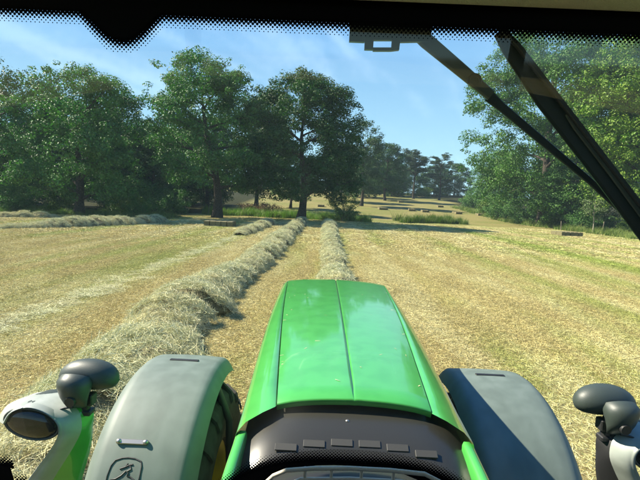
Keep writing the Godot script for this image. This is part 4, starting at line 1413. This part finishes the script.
	M.inside = mat(lin(0.020, 0.021, 0.022), 0.85, "cab lining")
	M.chaff = mat(lin(0.55, 0.50, 0.28), 0.9, "chaff")
	M.cream = mat(lin(0.78, 0.71, 0.58), 0.6, "cream plastic")

func sky_cover() -> Image:
	var im := Image.create(1024, 512, false, Image.FORMAT_RGBA8)
	var n := FastNoiseLite.new()
	n.seed = 12; n.frequency = 1.6; n.fractal_octaves = 5
	n.domain_warp_enabled = true; n.domain_warp_amplitude = 0.35; n.domain_warp_frequency = 1.1
	for y in 512:
		var el := PI / 2 - PI * (y + 0.5) / 512.0
		if el < 0.0: continue
		for x in 1024:
			var az := TAU * (x + 0.5) / 1024.0
			var d := Vector3(cos(az) * cos(el), sin(el), sin(az) * cos(el))
			var p := Vector3(d.x, d.z, 0) / (d.y + 0.18)
			var u := p.x * 0.85 + p.y * 0.5
			var v := -p.x * 0.5 + p.y * 0.85
			var q := n.get_noise_3d(u * 0.35, v * 1.5, 3.0)
			var r := n.get_noise_3d(u * 0.9, v * 4.5, 30.0)
			var a := smoothstep(0.0, 0.65, q + 0.35 * r + 0.08)
			im.set_pixel(x, y, Color(1, 1, 1, a * smoothstep(0.0, 0.2, el)))
	return im

func _ready():
	# camera
	var cam := Camera3D.new()
	cam.name = "camera"
	cam.position = Vector3(0, 2.6, 0)
	cam.rotation_order = EULER_ORDER_YXZ
	cam.rotation_degrees = Vector3(-4.9875, 0.5174, 2.6)
	cam.fov = 55.0
	cam.near = 0.05
	cam.far = 4000.0
	add_child(cam)
	# sky, air and exposure
	var we := WorldEnvironment.new()
	we.name = "world"
	var env := Environment.new()
	env.background_mode = Environment.BG_SKY
	var sky := Sky.new()
	var sm := ProceduralSkyMaterial.new()
	sm.sky_top_color = Color(0.12, 0.42, 0.72)
	sm.sky_horizon_color = Color(0.67, 0.845, 0.88)
	sm.sky_curve = 0.22
	sm.energy_multiplier = 0.55
	sm.ground_horizon_color = Color(0.50, 0.52, 0.40)
	sm.ground_bottom_color = Color(0.30, 0.30, 0.18)
	sm.sun_angle_max = 12.0
	sm.sun_curve = 0.05
	sm.sky_cover = ImageTexture.create_from_image(sky_cover())
	sm.sky_cover_modulate = Color(0.36, 0.36, 0.35, 1.0)
	sky.sky_material = sm
	env.sky = sky
	env.tonemap_mode = Environment.TONE_MAPPER_LINEAR
	env.tonemap_exposure = 3.05
	env.sdfgi_enabled = true
	env.ssao_enabled = true
	env.ssil_enabled = true
	env.fog_enabled = true
	env.fog_density = 0.00035
	env.fog_light_color = Color(0.80, 0.90, 0.95)
	we.environment = env
	add_child(we)
	# sun: left and a little ahead, about 42 degrees up
	var sun := DirectionalLight3D.new()
	sun.name = "sun"
	sun.light_energy = 1.5
	sun.light_color = Color(1.0, 0.965, 0.88)
	sun.light_angular_distance = 0.5
	sun.shadow_enabled = true
	var el := deg_to_rad(42.0)
	var az := deg_to_rad(14.0)
	var to_sun := Vector3(-cos(el) * cos(az), sin(el), -cos(el) * sin(az))
	sun.look_at_from_position(Vector3.ZERO, -to_sun, Vector3.UP)
	add_child(sun)
	build_materials()
	# the place
	build_ground()
	build_trees()
	build_grass()
	# hay
	windrow([[-2.3, -2.6, 0.9, 0.20], [-2.62, -4.5, 1.2, 0.24], [-2.78, -7.0, 1.4, 0.28], [-3.0, -8.8, 1.45, 0.42], [-3.05, -10.5, 1.35, 0.48], [-2.85, -14.0, 1.1, 0.38], [-2.65, -17.0, 1.05, 0.38], [-2.72, -22.0, 1.15, 0.40], [-2.75, -28.0, 1.2, 0.38], [-2.66, -38.0, 1.1, 0.42], [-2.6, -49.0, 1.05, 0.48]], "thick row of hay running away from the left fender to the oaks", 1.0, 1)
	windrow([[-5.95, -6.0, 0.40, 0.03], [-5.85, -12.0, 0.45, 0.03], [-5.8, -22.0, 0.5, 0.04], [-5.7, -30.0, 0.6, 0.08]], "thin flattened pale line of hay left of the thick row", 0.42, 2)
	windrow([[-5.7, -30.5, 0.6, 0.15], [-5.65, -33.0, 1.0, 0.34], [-5.55, -38.0, 1.0, 0.34], [-5.5, -45.0, 1.0, 0.40]], "short heaped row of hay right of the nearer left bale pack", 0.9, 6)
	windrow([[0.42, -5.0, 0.75, 0.28], [0.40, -16.0, 0.78, 0.30], [0.36, -30.0, 0.85, 0.36], [0.33, -50.0, 1.1, 0.42]], "straight row of hay ahead of the hood", 1.0, 3)
	windrow([[-20.5, -26.0, 0.8, 0.10], [-18.6, -29.0, 1.1, 0.22], [-17.2, -32.5, 1.7, 0.55], [-16.0, -36.0, 1.8, 0.50], [-14.7, -40.5, 1.6, 0.52]], "broad heaped row of hay on the left near the wood", 0.9, 4)
	windrow([[-30.0, -36.0, 1.2, 0.4], [-25.8, -39.5, 1.4, 0.5], [-24.2, -41.0, 1.0, 0.3]], "short heap of hay at the far left edge before the trees", 0.9, 5)
	build_stubble()
	build_bales()
	build_posts()
	build_tractor()
